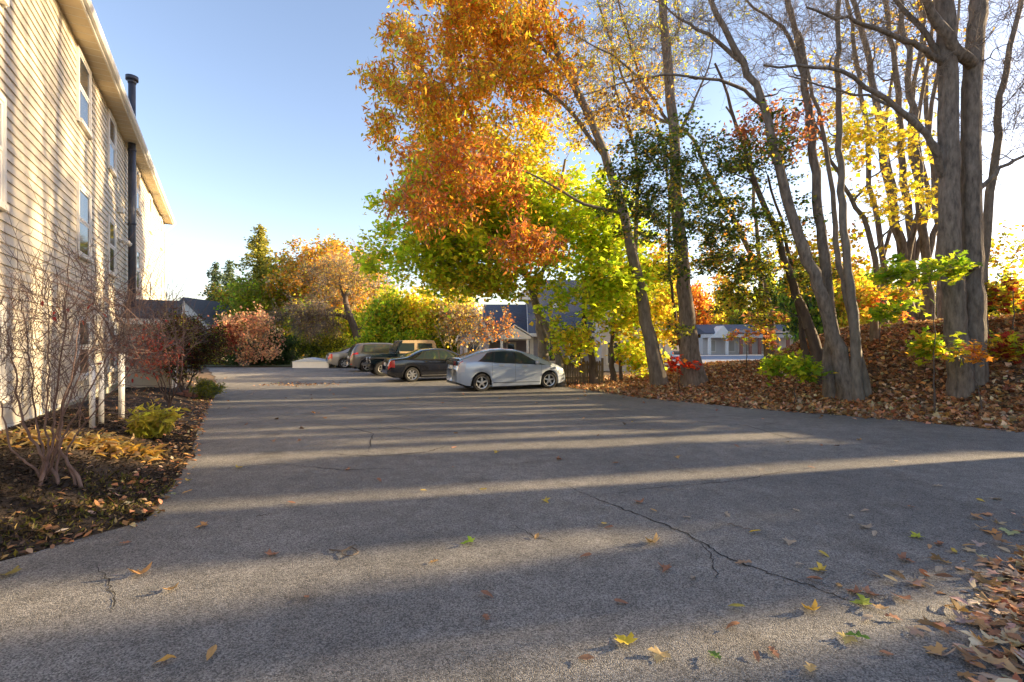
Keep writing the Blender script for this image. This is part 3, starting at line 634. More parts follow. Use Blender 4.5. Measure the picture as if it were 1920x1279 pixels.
# ------------------------------------------------------------------ far trees
def fartree(name, label, seed, u, d, vbase_z, htop_v, wid_px, lf, n=60, bark='bark_dark', cat='tree', trunk_r=.2, low=.25, lo_v=None, group=None, tw=6, twl=1.0, shell=.45, blobs=None, bend=0):
    T = Tree(name, label, cat, seed, bark=bark, group=group); b = np.array([(u - 960) / 900 * d, d, gz((u - 960) / 900 * d, d)])
    top = px(u, htop_v, d); H = top[2] - b[2]; wm = wid_px / 900 * d / 2
    T.trunk([b, b + (bend * .3, 0, H * .35), b + (bend * .6, 0, H * .65), b + (bend, 0, H * .92)], trunk_r, .03, 20, tmin=low)
    if blobs:
        for c, rad, nn, l in blobs: T.blob(c, rad, nn, lf=l, tw=tw, twl=twl, sub=2, shell=shell, twr=.01)
    else:
        c = b + (0, 0, H * (.5 + low / 2)); T.blob(c, (wm * .85, wm * .85, H * (1 - low) / 2 * .9), n, lf=lf, tw=tw, twl=twl, sub=2, shell=shell, twr=.01)
    return T.build()
# two distant spruces
def conifer(label, seed, u, vt, d, wpx, col, name='spruce_tree', vb=690, dens=1.0, asym=0.0, leafs=.28, wts=None):
    T = Tree(name, label, 'tree', seed, bark='bark_dark'); b = G3(u, 0, d); H = px(u, vt, d)[2] - b[2]; wm = wpx / 900 * d / 2
    T.trunk([b, b + (0, 0, H * .5), b + (0, 0, H)], .22, .02, 20); rng = T.rng; P = []
    nl = int(H * 2.2 * dens)
    for i in range(nl):
        f = i / nl; z = H * (.08 + .9 * f); rad = wm * (1 - f) ** .62 * rng.uniform(.55, 1.2)
        for j in range(int(7 * dens) + 2):
            a = rng.uniform(0, 6.28); L = rad * rng.uniform(.65, 1.1); e = b + (0, 0, z)
            tip = e + (math.cos(a) * L, math.sin(a) * L, -.12 * L + .1); T.br.append((crom([e, (e + tip) / 2 + (0, 0, .05), tip], 5), np.linspace(.03, .008, 5)))
            k = int(20 * dens * max(L, .4)); t_ = rng.uniform(.1, 1, (k, 1)); P.append(e + (tip - e) * t_ + rng.normal(0, .13, (k, 3)))
    T.L.append(leaves(rng, 'kite', np.concatenate(P), leafs, col, wts, up=.4)); return T.build()
conifer('dark blue green spruce farthest left on the skyline', 101, 404, 488, 62, 84, [(.07, .11, .07), (.11, .15, .09)])
conifer('paler spruce right of the darkest spruce on the skyline', 102, 430, 484, 66, 84, [(.11, .15, .09), (.15, .19, .10)])
conifer('tall pointed olive green conifer rising above the left skyline trees', 103, 487, 418, 50, 160, [(.24, .25, .06), (.34, .32, .07), (.44, .38, .07)], 'cedar_tree', dens=1.1)
olg = ('wide', .26, [OLV, (.22, .2, .04), GOLD, DGR], [4, 3, 2, 1.5], 5, .25, {})
mkx = lambda c, s=.26, per=5, j=.25, w=None: ('wide', s, c, w, per, j, {})
fartree('round_tree', 'rounded olive tree with an orange tinged top under the spruces', 104, 418, 52, 0, 540, 80, mkx([OLV, DGR, GOLD], w=[5, 3, 2]), 60)
fartree('olive_tree_crown', 'dense olive green tree filling the gap below the tall conifer', 105, 465, 46, 0, 520, 100, mkx([OLV, YG, GRN], w=[5, 1, 2]), 70, low=.08)
fartree('golden_tree', 'broad tree with orange gold top on the skyline behind the parked cars', 106, 622, 48, 0, 450, 230, mkx([GOLD, ORG, OLV, TAN], w=[4, 2, 3, 3]), 220, low=.3)
fartree('golden_tree', 'yellow olive tree left of the broad golden tree', 107, 550, 50, 0, 478, 120, mkx([GOLD, OLV, YG], w=[2, 4, 2]), 110, low=.1)
fartree('yellow_tree', 'low yellow green tree behind the weeping tree', 108, 590, 45, 0, 560, 110, mkx([YG, YEL, GRN], w=[4, 2, 3]), 70, low=.05)
fartree('bare_tree', 'pale leafless tree showing above the golden tree', 109, 695, 56, 0, 440, 150, mkx([TAN, BRN], .2, 1, w=[1, 1]), 90, low=.3, bark='bark_smooth', tw=8, twl=1.6)
# weeping bare tree with crooked dark trunk
T = Tree('weeping_tree', 'leafless tree with drooping straw coloured twigs and a crooked dark trunk', 'tree', 110, bark='bark_dark'); d = 40
b = G3(678, 0, d)
T.trunk([b, px(672, 640, d), px(655, 590, d), px(648, 560, d), px(660, 530, d), px(672, 500, d)], .42, .08, 20, tmin=.3)
T.limb([px(668, 625, d), px(690, 600, d), px(700, 570, d)], .2, .08)
T.limb([px(660, 600, d), px(630, 590, d), px(600, 592, d), px(570, 600, d)], .2, .06)
T.limb([px(650, 570, d), px(640, 545, d), px(636, 520, d)], .15, .05)
T.blob(px(585, 590, d - .5), (3.0, 2.5, 1.6), 70, tw=9, twl=1.4, sub=3, twr=.014, dirb=(0, 0, -.9), lf=('slim', .2, [TAN, BRN, OLV], [3, 2, 1], 1, .15, {}))
T.blob(px(640, 530, d), (3.0, 2.5, 2.0), 60, tw=8, twl=1.2, sub=3, twr=.013, lf=('slim', .2, [TAN, GOLD, OLV], [3, 2, 1], 2, .15, {}))
T.build()
gy = mkx([YG, YEL, GRN], .24, 6, .25, [4, 2.4, 4])
fartree('bright_shrub_tree', 'bushy bright green tree behind the grey brown wagon', 111, 735, 37, 0, 545, 120, gy, 90, low=.03)
fartree('bright_shrub_tree', 'bushy yellow tree behind the tan topped off-roader', 112, 815, 36, 0, 545, 120, mkx([YEL, YG, GOLD], .24, 6, .25, [4, 3, 1]), 90, low=.03)
fartree('bright_shrub_tree', 'tall yellow tree just left of the blue roofed house', 113, 860, 41, 0, 520, 90, mkx([YEL, TAN, YG], .22, 3, .25, [4, 2, 2]), 70, low=.05)
fartree('bright_shrub_tree', 'green yellow tree behind the crooked trunk of the weeping tree', 114, 690, 44, 0, 575, 110, gy, 70, low=.03)
# pale multi-stem bare shrub by the house
T = Tree('bare_shrub', 'pale leafless multi stemmed shrub in front of the blue roofed house', 'shrub', 115, bark='bark_smooth'); d = 24
for k in range(6):
    b = G3(850 + k * 5, 0, d); T.trunk([b, b + ((k - 2.5) * .12, 0, 1.1), b + ((k - 2) * .45, .1 * k, 2.6)], .05, .02, 14, flare=0, tmin=.4)
T.base = G3(860, 0, d)
T.blob(px(872, 612, d), (1.2, 1, 1.2), 34, tw=8, twl=.9, sub=3, twr=.007, lf=('wide', .12, [TAN, ORG, YEL], [3, 1, 1], 1, .1, {}))
T.blob(px(930, 615, d), (.9, .8, .7), 12, tw=7, twl=.8, sub=3, twr=.007, lf=('wide', .12, [RUST, ORG, TAN], [2, 2, 1], 1, .1, {}))
T.build()
# Japanese maple and dark hedge at the end of the lot
T = Tree('japanese_maple', 'small vase shaped maple with pink and salmon leaves at the end of the lot', 'tree', 116, bark='bark_smooth'); d = 33.5
for k in range(7):
    b = G3(452 + k * 2, 0, d); T.trunk([b, b + ((k - 3) * .18, 0, 1.2), b + ((k - 3) * .42, .1 * (k % 3), 2.4)], .05, .02, 14, flare=0, tmin=.5)
T.base = G3(455, 0, d)
pk = ('wide', .16, [(.66, .36, .22), (.76, .48, .28), (.55, .22, .15)], [4, 5, 2], 2, .14, {})
T.blob(px(468, 622, d), (2.3, 1.7, 1.25), 66, tw=6, twl=.7, sub=2, lf=pk, twr=.006)
T.blob(px(425, 635, d - .5), (.9, 1, .8), 26, tw=6, twl=.6, sub=2, lf=('wide', .16, [(.4, .07, .07), PINK], [3, 2], 4, .14, {}), twr=.006)
T.blob(px(490, 662, d - .3), (1.6, .8, .3), 18, tw=5, twl=.6, sub=2, lf=pk, twr=.006, above=.1)
T.build()
def hedge(name, label, cat, seed, spots, lf, tw=6, twl=.5, twr=.006, bark='bark_dark', n0=40, group=None):
    T = Tree(name, label, cat, seed, bark=bark, group=group); c0, r0, _ = spots[0]; b = np.array([c0[0], c0[1], gz(c0[0], c0[1])])
    for k in range(5): a = k * 1.257; T.trunk([b, b + (math.cos(a) * r0[0] * .3, math.sin(a) * r0[1] * .3, r0[2] * .5), b + (math.cos(a) * r0[0] * .6, math.sin(a) * r0[1] * .6, r0[2] * 1.1)], .03, .012, 10, flare=0, tmin=.2)
    for c, r, n in spots: T.blob(c, r, n, tw=tw, twl=twl, sub=2, lf=lf, twr=twr, above=.3)
    return T.build()
hedge('evergreen_hedge', 'dark evergreen shrub mass behind the pink maple', 'shrub', 117, [(px(480, 668, 35.5), (2.6, 1.4, 1.0), 90), (px(515, 655, 36), (1.3, 1.2, 1.3), 50)], ('slim', .2, [DGR, (.05, .08, .03)], [3, 2], 7, .16, {}))
hedge('evergreen_hedge', 'shaded grey green undergrowth left of the pink maple', 'shrub', 118, [(px(410, 665, 36), (2.2, 1.2, .9), 60)], ('slim', .18, [OLV, BRN, DGR, PINK], [3, 2, 3, .6], 5, .16, {}))
hedge('evergreen_hedge', 'dark undergrowth beneath the weeping tree', 'shrub', 119, [(px(600, 655, 41), (3, 1.2, 1.0), 70)], ('slim', .2, [DGR, OLV, YG], [4, 3, 1], 6, .16, {}))
hedge('evergreen_hedge', 'yellow green undergrowth behind the far row of parked cars', 'shrub', 120, [(px(760, 650, 35), (4.4, 1.2, 1.3), 110)], ('wide', .2, [YG, GRN, YEL], [4, 4, 1.4], 6, .16, {}))

# far wood beyond the bank and the shops
fw = [([YEL, GOLD, YG], 'yellow'), ([OLV, DGR, GRN], 'dark green'), ([ORG, GOLD, RUST], 'orange')]
protos = []
for k, (pal, nm) in enumerate(fw):
    T = Tree('distant_tree', nm + ' tree in the distant wood beyond the bank', 'tree', 130 + k, group=nm + ' trees of the distant wood')
    b = np.array([40. + 9 * k, 100., gz(40 + 9 * k, 100)]); T.trunk([b, b + (0, 0, 3), b + (0, 0, 7)], .25, .06, 14, tmin=.1)
    T.blob(b + (0, 0, 4.6), (3.6, 3.2, 3.9), 120, tw=5, twl=1.1, sub=1, twr=.012, lf=('wide', .42, pal, None, 5, .3, {})); protos.append(T.build())
frr = random.Random(4)
spots = [(u, 92 + frr.uniform(0, 26)) for u in range(1120, 2300, 42)] + [(u, 70 + frr.uniform(0, 10)) for u in (1510, 1560, 1600, 1640, 1690, 1730, 1790, 1830, 1880, 1920, 1960, 2050, 2150)]
spots += [(u, 64 + frr.uniform(0, 10)) for u in (330, 365, 560, 620, 680, 750, 820)] + [(u, 75 + frr.uniform(0, 10)) for u in (900, 960, 1020, 1080, 1140)]
for k, (u, d) in enumerate(spots):
    src = protos[frr.choice([0, 0, 1, 1, 2])]; x = (u - 960) / 900 * d
    c = src.copy(); C.objects.link(c); c.location = (x, d, gz(x, d)); s_ = frr.uniform(.9, 1.3) * (1 if d > 85 else .8); c.scale = (s_, s_, s_ * (frr.uniform(1.2, 1.75) if u > 1200 else 1)); c.rotation_euler = (0, 0, frr.uniform(0, 6.28))
    for ch in src.children: q = ch.copy(); C.objects.link(q); q.parent = c

# ------------------------------------------------------------------ leaf litter
rng = np.random.default_rng(77)
def litter(P, tpl, size, pal, w, flat=.35, curl=.4, lift=.015):
    P = P.copy(); P[:, 2] = g(P[:, 0], P[:, 1]) + lift + rng.uniform(0, .03, len(P)); return leaves(rng, tpl, P, size, pal, w, flat=flat, curl=curl, cj=.3)
LP_ = [(.30, .16, .08), (.44, .24, .12), (.55, .40, .25), (.38, .16, .07), (.56, .30, .11), (.17, .10, .06)]; LW = [3.4, 4.4, 4, 2.4, 1.6, 1.4]
def rej(n, x0, x1, y0, y1, f):
    x = rng.uniform(x0, x1, n); y = rng.uniform(y0, y1, n); k = rng.uniform(0, 1, n) < f(x, y); return np.stack([x[k], y[k], x[k] * 0], 1)
A = rej(150000, 1, 19, 6.2, 23, lambda x, y: np.clip(sstep(edge_e(x, y), -.35, .5), 0, 1) * (x / y < 1.25) * np.where(edge_e(x, y) < 9, 1, .3))
sets = [litter(A[::3], 'wide', .12, LP_, LW, flat=.55), litter(A[1::3], 'kite', .11, LP_, LW, flat=.6), litter(A[2::3][::2], 'maple', .12, LP_, LW, flat=.4)]
B = rej(120000, .6, 11, -3, 6.4, lambda x, y: np.clip((edge_e(x, y) + .85) / 1.2, 0, 1) ** 2.6 * (rng.uniform(0, 1, x.shape) < .3 + .7 * (edge_e(x, y) > -.12)) * (edge_e(x, y) < 4.5))
sets += [litter(B[::2], 'maple', .085, LP_[:3] + [(.45, .34, .27)], [3, 3, 3, 4], curl=.3, flat=.16), litter(B[1::2], 'oval', .085, LP_[:3] + [(.42, .30, .24)], [3, 3, 3, 4], curl=.4, flat=.16)]
D_ = rej(22000, -13, -2.6, 2.6, 20, lambda x, y: (x < lex(y) + .12) * (.8549 * x + .5187 * y > -2.55) * np.where(lex(y) - x < .5, .9, .16))
sets += [litter(D_[::2], 'oval', .075, LP_ , LW, curl=.6), litter(D_[1::2], 'kite', .07, LP_, LW, curl=.4)]
def joinsets(name, sets, m, parent=None):
    off = 0; VV = []; FF = {3: [], 4: []}; CC = {3: [], 4: []}
    for V, F, c in sets: VV.append(V); FF[F.shape[1]].append(F + off); CC[F.shape[1]].append(c); off += len(V)
    Fs = [np.concatenate(FF[k]) for k in (3, 4) if FF[k]]; cs = np.concatenate([np.concatenate(CC[k]) for k in (3, 4) if CC[k]])
    return mk(name, np.concatenate(VV), Fs, m, parent, cols=cs)
tag(joinsets('leaf_litter', sets[:3], M['litter']), 'brown carpet of fallen leaves covering the bank under the trees', 'leaf litter', kind='stuff')
tag(joinsets('leaf_litter', sets[3:5], M['litter']), 'drift of dry brown leaves along the lower right edge of the asphalt', 'leaf litter', kind='stuff')
tag(joinsets('leaf_litter', sets[5:], M['litter']), 'dead leaves scattered over the dark planting bed by the building', 'leaf litter', kind='stuff')
# thin scatter further out over the lot
E = rej(900, -14, 8, 7, 30, lambda x, y: (x > lex(y) + .2) * (x < rex(y)) * np.clip(.12 + .8 * np.exp(-((x - rex(y)) / 1.3) ** 2) + .5 * np.exp(-((x + 8.5) ** 2 + (y - 19.5) ** 2 * 3) / 3), 0, 1))
E2 = rej(1500, -10.2, -6.8, 18.5, 20.6, lambda x, y: .35 * np.exp(-((x + 8.6) ** 2 / 1.5 + (y - 19.5) ** 2 * 2.5)))
tag(joinsets('scattered_leaves', [litter(np.concatenate([E, E2]), 'wide', .09, LP_, LW, flat=.3, lift=.02)], M['litter']), 'small leaves strewn thinly over the far asphalt', 'leaf litter', kind='stuff')

# single leaves one can count on the near asphalt
def oneleaf(name, label, u, v, tpl, size, col, rot, tilt=.1, curl=.25, group=None, seed=0):
    p = onground(u, v); r = np.random.default_rng(int(u * 7 + v)); V0, F0 = TPL[tpl]; V = V0.copy(); V[:, 1] -= .4
    V[:, 2] += curl * (V[:, 0] ** 2 * 2.5 + V[:, 1] ** 2) + r.normal(0, .03, len(V)); V[:, 2] -= V[:, 2].min(); V *= size
    a = rot; V = np.stack([V[:, 0] * math.cos(a) - V[:, 1] * math.sin(a), V[:, 0] * math.sin(a) + V[:, 1] * math.cos(a), V[:, 2] + .018], 1)
    V[:, 2] += np.clip(V[:, 1] * tilt, 0, None); V += p
    c = np.array(col) * np.exp(r.normal(0, .08, (len(F0), 1)))
    tag(mk(name, V - p, [F0], M['litter'], None, cols=c), label, 'leaf', group).location = p
    if tpl == 'maple':    # stalk goes in the same mesh colour range: a thin sliver
        pass
hero = [('maple_leaf', 'bright yellow maple leaf lying in the nearest sun streak', 1168, 1208, 'maple', .125, YEL, .6),
 ('oak_leaf', 'pointed green oak leaf near the bottom edge of the asphalt', 1341, 1243, 'oak', .12, (.16, .26, .06), .2),
 ('maple_leaf', 'green lobed leaf with pointed tips beside a pale yellow one', 1610, 1207, 'oak', .14, (.15, .27, .05), .9),
 ('maple_leaf', 'pale yellow leaf touching the green lobed leaf', 1588, 1209, 'maple', .09, (.55, .42, .15), 2.3),
 ('maple_leaf', 'pale buff maple leaf at the bottom, left of the green oak leaf', 1236, 1241, 'maple', .11, (.58, .42, .2), 2.6),
 ('oval_leaf', 'brown oval leaf left of the buff maple leaf', 1102, 1247, 'oval', .1, (.36, .2, .12), 1.2),
 ('oval_leaf', 'yellow green oval leaf left of the nearest sun streak centre', 1384, 1149, 'oval', .11, (.45, .38, .08), 1.0),
 ('oval_leaf', 'rusty brown oval leaf just below the yellow green oval leaf', 1377, 1184, 'oval', .1, (.42, .2, .1), 1.8),
 ('curled_leaf', 'curled golden leaf casting a small shadow in the nearest sun streak', 1516, 1149, 'maple', .1, (.65, .4, .08), .3),
 ('maple_leaf', 'green yellow leaf at the upper end of the nearest sun streak', 1613, 1138, 'maple', .12, (.35, .4, .06), 1.2),
 ('curled_leaf', 'curled tan leaf standing up in the middle of the lot', 1220, 1021, 'maple', .12, (.55, .36, .17), .5),
 ('maple_leaf', 'green leaf lying alone in the centre of the foreground', 876, 1024, 'maple', .12, (.28, .42, .04), 1.6),
 ('curled_leaf', 'curled orange leaf on the left foreground asphalt', 263, 1081, 'maple', .13, (.55, .30, .12), .9),
 ('oval_leaf', 'golden oval leaf at the lower left of the asphalt', 312, 1250, 'oval', .12, (.58, .33, .08), 1.9),
 ('maple_leaf', 'small orange leaf on the left below the planting bed', 377, 992, 'maple', .1, (.5, .26, .1), 2.2),
 ('maple_leaf', 'buff leaf with lobes cut off by the bottom edge', 1520, 1268, 'oak', .13, (.55, .4, .18), -.6),
 ('maple_leaf', 'yellow green leaf on the shaded asphalt at the right', 1716, 1012, 'maple', .11, (.42, .45, .05), 1.4),
 ('maple_leaf', 'large orange leaf at the right edge above the leaf drift', 1855, 1003, 'maple', .12, (.6, .28, .09), .4),
 ('maple_leaf', 'pale green leaf right of the large orange leaf', 1893, 1006, 'maple', .12, (.4, .42, .2), 2.2),
 ('oval_leaf', 'small yellow leaf at the tip of a fallen twig', 1418, 1004, 'oval', .11, (.6, .42, .06), 1.4),
 ('maple_leaf', 'green tinted leaf lying flat at the far left edge of the asphalt', 12, 1084, 'maple', .13, (.25, .2, .06), 1.4),
 ('oval_leaf', 'brown leaf with curled rim on the dark crack', 1397, 1064, 'oak', .13, (.38, .25, .16), 1.3)]
for nm, lb, u, v, tp, sz, col, ro in hero: oneleaf(nm, lb, u, v, tp, sz * .85, col, ro, tilt=.1 if 'curled' in nm else .04, curl=.5 if 'curled' in nm else .14)
small = [(355, 905, 1), (353, 927, 0), (545, 948, 2), (320, 1112, 0), (398, 1232, 0), (513, 1045, 2), (815, 1060, 0), (910, 1123, 2), (912, 1168, 2), (1007, 1012, 0), (793, 925, 1), (907, 922, 1), (1024, 945, 1), (1245, 1069, 2),
 (1252, 1075, 2), (1162, 1137, 2), (1289, 975, 3), (1363, 970, 3), (1132, 989, 1), (1143, 995, 2), (1224, 962, 0), (1197, 946, 2), (1480, 1024, 3), (1498, 1066, 3), (1533, 1075, 1), (1543, 1045, 1), (1573, 1105, 0), (1627, 1171, 3), (1672, 1167, 2),
 (1597, 1116, 2), (1418, 1239, 2), (1597, 974, 3), (1624, 963, 3), (1492, 961, 3), (1620, 993, 3), (1640, 1007, 3), (1707, 955, 2), (1760, 916, 3), (1837, 942, 1), (1899, 963, 3), (1689, 1082, 3), (1701, 1057, 2), (1775, 1061, 0), (1788, 1039, 1),
 (1759, 1026, 2), (1820, 1030, 0), (1725, 1099, 3), (1742, 1087, 3), (1761, 1075, 3), (1635, 1122, 2), (575, 1279 - 150, 2), (150, 1010, 2), (232, 1025, 2), (650, 885, 2), (710, 905, 2), (850, 880, 2), (930, 852, 1), (1050, 865, 2), (1155, 872, 2), (1270, 862, 0),
 (1340, 905, 3), (1430, 885, 3), (1520, 880, 2), (1610, 828, 0), (1540, 838, 2), (1680, 868, 3), (1475, 832, 3), (1380, 840, 2), (450, 880, 1), (560, 830, 2), (1660, 1234, 2), (1530, 1095, 2), (1450, 1230, 2), (1300, 1090, 3), (1100, 1050, 2)]
SN = [('orange tan', (.5, .3, .12)), ('golden yellow', (.58, .42, .08)), ('rusty brown', (.32, .16, .1)), ('pale grey', (.42, .34, .26))]
for k, (u, v, c) in enumerate(small):
    nm, col = SN[c]; tp = ['oval', 'maple', 'oak', 'oval'][(k * 7 + c) % 4]
    oneleaf('fallen_leaf', f'small {nm} fallen leaf lying on the bare asphalt', u, v, tp, .07 + .03 * ((k * 37) % 10) / 10, col, (k * 2.399) % 6.28, .05, .3, group=f'small {nm} leaves on the asphalt')
# twigs on the asphalt
def twig(label, pts, r, curl=False):
    P = [onground(*p) + np.array([0, 0, .02]) for p in pts]; Q = crom(P, 16); Q[:, 2] += .012 * np.abs(np.sin(np.linspace(0, 9, 16))); b = P[0]
    V, F = tubes([(Q, np.linspace(r, r * .4, 16))], 6); o = mk('fallen_twig', V - b, F, M['bark_dark'], None, smooth=True); o.location = b; tag(o, label, 'twig'); return o
twig('dark twisted twig curled into a loop on the left foreground asphalt', [(618, 1036), (640, 1042), (662, 1034), (672, 1044), (655, 1051), (640, 1043), (655, 1035), (668, 1028)], .006)
twig('long dark twig pointing at a small yellow leaf', [(1365, 988), (1385, 994), (1412, 1001)], .004)
twig('thin looped twig beside the green yellow leaf in the sun streak', [(1600, 1121), (1625, 1122), (1660, 1128), (1650, 1133), (1630, 1124)], .003)
twig('thin straight twig lying across the left asphalt', [(480, 974), (510, 970)], .003)

# ------------------------------------------------------------------ apartment building
AD = np.array([-.5187, .8549]); ND = np.array([.8549, .5187])
def W(s, o, z): p = AD * s + ND * o; return (float(p[0]), float(p[1]), float(z))
def sy(y, o=-2.6): return (y - ND[1] * o) / AD[1]
S0, S1, OW, ZE = sy(1.5), sy(25.6), -2.6, 7.8
bld = empty('apartment_building', W((S0 + S1) / 2, OW - 4, 0), 0, 'three storey building with cream clapboard siding and long white eave', 'building')
ZB = .32
# siding: real lapped courses
mb = MB(); z = ZB; E_ = .15
while z < ZE - .01:
    z1 = min(z + E_, ZE); mb.add([W(S0, OW + .024, z), W(S1, OW + .024, z), W(S1, OW + .002, z1), W(S0, OW + .002, z1), W(S0, OW + .0, z), W(S1, OW + .0, z)], [(0, 1, 2, 3), (4, 5, 1, 0)]); z = z1
mb.box(S0, S1, OW - 9, OW, ZB, ZE, T=W)
mb.build('wall', M['siding'], bld)
MB().box(S0 + .02, S1 - .02, OW - 9, OW - .03, -.6, ZB, T=W).build('foundation', M['found'], bld)
MB().box(S0 - .4, S1 + .3, OW - 9.4, OW + .38, ZE, ZE + .02, T=W).build('soffit', M['soffit'], bld)
sg_ = MB()
for k in range(int((S1 - S0) / .3)): sg_.box(S0 + k * .3, S0 + k * .3 + .012, OW + .02, OW + .36, ZE - .006, ZE + .001, T=W)
sg_.build('soffit_grooves', M['trim'], bld)
MB().box(S0 - .4, S1 + .3, OW + .38, OW + .41, ZE - .03, ZE + .16, T=W).build('fascia', M['trim'], bld)
gm = MB(); gprof = [(0, 0), (.08, 0), (.12, .05), (.12, .12), (.105, .12), (.1, .06), (.0, .03)]
gm.prism(gprof, S0 - .4, S1 + .31, lambda p, q, t_: W(t_, OW + .41 + p * .8, ZE + .02 + q)); gm.build('gutter', M['white'], bld)
# downspout at the far corner
dm = MB(); dm.cyl(W(S1 + .2, OW + .46, ZE), W(S1 - .05, OW + .08, ZE - .5), .04); dm.cyl(W(S1 - .05, OW + .08, ZE - .5), W(S1 - .05, OW + .08, .4), .04); dm.build('downspout', M['white'], bld, True)
MB().prism([(-.6, 0), (OW + .55 - OW, 0), (-.6, 0)][:0] or [(.45, .15), (-4.5, 1.7), (-9.5, .16), (-9.5, .1), (.45, .1)], S0 - .42, S1 + .33, lambda p, q, t_: W(t_, OW + p, ZE + .04 + q)).build('roof', M['shingle'], bld)
cb = MB(); cb.box(S1 - .1, S1 + .025, OW - .1, OW + .035, ZB, ZE - .003, T=W); cb.build('corner_board', M['trim'], bld)
st = MB(); st.box(S0, S1 - .11, OW, OW + .03, ZB - .05, ZB + .0, T=W); st.build('base_trim', M['trim'], bld)
def bwindow(yc, z0, z1, wd=1.0, k=0):
    sc_ = sy(yc); a, b = sc_ - wd / 2, sc_ + wd / 2; f = MB(); t_ = .09; o0, o1 = OW + .003, OW + .055
    f.box(a - t_, a, o0, o1, z0 - t_, z1 + t_, T=W); f.box(b, b + t_, o0, o1, z0 - t_, z1 + t_, T=W)
    f.box(a, b, o0, o1, z1, z1 + t_, T=W); f.box(a - .03, b + .03, o0, o1 + .04, z0 - t_, z0 - .003, T=W)
    fr = f.build('window', M['trim'], bld)
    s = MB(); zm = (z0 + z1) / 2
    for q0, q1, oo in ((z0, zm + .02, .030), (zm + .022, z1, .042)):
        s.box(a, a + .05, OW + .023, OW + oo, q0, q1, T=W); s.box(b - .05, b, OW + .023, OW + oo, q0, q1, T=W)
        s.box(a + .05, b - .05, OW + .023, OW + oo, q0, q0 + .05, T=W); s.box(a + .05, b - .05, OW + .023, OW + oo, q1 - .05, q1, T=W)
    s.build('sash', M['white'], fr)
    MB().box(a + .05, b - .05, OW + .023, OW + .027, z0 + .05, z1 - .05, T=W).build('pane', M['pane'], fr)
for k, yc in enumerate((6.15, 10.55, 13.25, 17.4, 20.5, 24.2)):
    wd = 1.0 if k < 2 else .85
    for z0, z1 in ((6.22, 7.62), (3.38, 4.78), (.75, 1.95)):
        bwindow(yc, z0, z1, wd, k)
# flue pipe
fp = W(sy(15.3, -2.42), -2.42, 0); fx, fy = fp[0], fp[1]
m_ = MB(); m_.cyl((fx, fy, .4), (fx, fy, 9.75), .1, n=20); fl = m_.build('flue_pipe', M['pipe'], bld, True)
for zc in (2.6, 5.2, 7.55):
    MB().cyl((fx, fy, zc), (fx, fy, zc + .06), .115, n=20).build('pipe_band', M['pipe'], fl, True)
MB().cyl((fx, fy, 9.8), (fx, fy, 9.93), .17, .17, 20).cyl((fx, fy, 9.70), (fx, fy, 9.8), .11, .13, 20).build('pipe_cap', M['pipe'], fl, True)
# floodlight, vent hood
p = W(sy(14.3), OW + .02, 4.5)
m_ = MB(); m_.cyl(W(sy(14.3), OW + .02, 4.5), W(sy(14.3), OW + .12, 4.5), .06); m_.cyl(W(sy(14.3) - .05, OW + .12, 4.5), W(sy(14.3) - .22, OW + .24, 4.42), .04, .075); m_.cyl(W(sy(14.3) + .05, OW + .12, 4.5), W(sy(14.3) + .2, OW + .24, 4.42), .04, .075)
m_.build('floodlight', M['trim'], bld, True)
MB().box(sy(14.2) - .12, sy(14.2) + .12, OW + .02, OW + .14, 5.3, 5.45, T=W).build('vent_hood', M['trim'], bld)
# gabled entry porch
sp, hw = sy(15.6), .95
po = MB(); po.box(sp - hw + .1, sp + hw - .1, OW + .03, OW + 1.25, -.3, 2.15, T=W); porch = po.build('entry_porch', M['siding'], bld)
rf = MB(); rf.prism([(-hw - .15, 2.12), (0, 2.78), (hw + .15, 2.12), (hw + .15, 2.2), (0, 2.87), (-hw - .15, 2.2)], OW + .03, OW + 1.5, lambda a, q, t_: W(sp + a, t_, q)); rf.build('porch_roof', M['shingle'], porch)
rt = MB(); rt.prism([(-hw - .17, 2.05), (-hw - .17, 2.2), (0, 2.87), (hw + .17, 2.2), (hw + .17, 2.05), (0, 2.7)], OW + 1.505, OW + 1.54, lambda a, q, t_: W(sp + a, t_, q)); rt.box(sp - hw - .19, sp - hw - .155, OW + .03, OW + 1.5, 2.02, 2.2, T=W); rt.build('porch_trim', M['trim'], porch)
MB().box(sp - .45, sp + .45, OW + 1.252, OW + 1.3, -.1, 1.95, T=W).build('porch_door', M['white'], porch)

# white posts in the bed
for k, (u, vt, vb, lb) in enumerate(((173, 690, 805, 'white round post nearest the camera in the planting bed'), (190, 682, 795, 'middle white round post in the planting bed'), (228, 668, 785, 'white round post nearest the entry porch'))):
    b = onground(u, vb); d = b[1]; top = px(u, vt, d)[2]
    m_ = MB(); m_.cyl(b, (b[0], b[1], top), .035 if k < 2 else .045, n=14); m_.cyl((b[0], b[1], top), (b[0], b[1], top + .04), .045 if k < 2 else .055, .03, 14)
    pr_ = empty('white_post', tuple(b), 0, lb, 'post', 'white round posts in the planting bed')
    m2 = MB(); m2.cyl(b, (b[0], b[1], top), .035 if k < 2 else .045, n=14); m2.build('post_shaft', M['white'], pr_, True)
    m3 = MB(); m3.cyl((b[0], b[1], top), (b[0], b[1], top + .04), .05 if k < 2 else .06, .03, 14); m3.build('post_cap', M['white'], pr_, True)

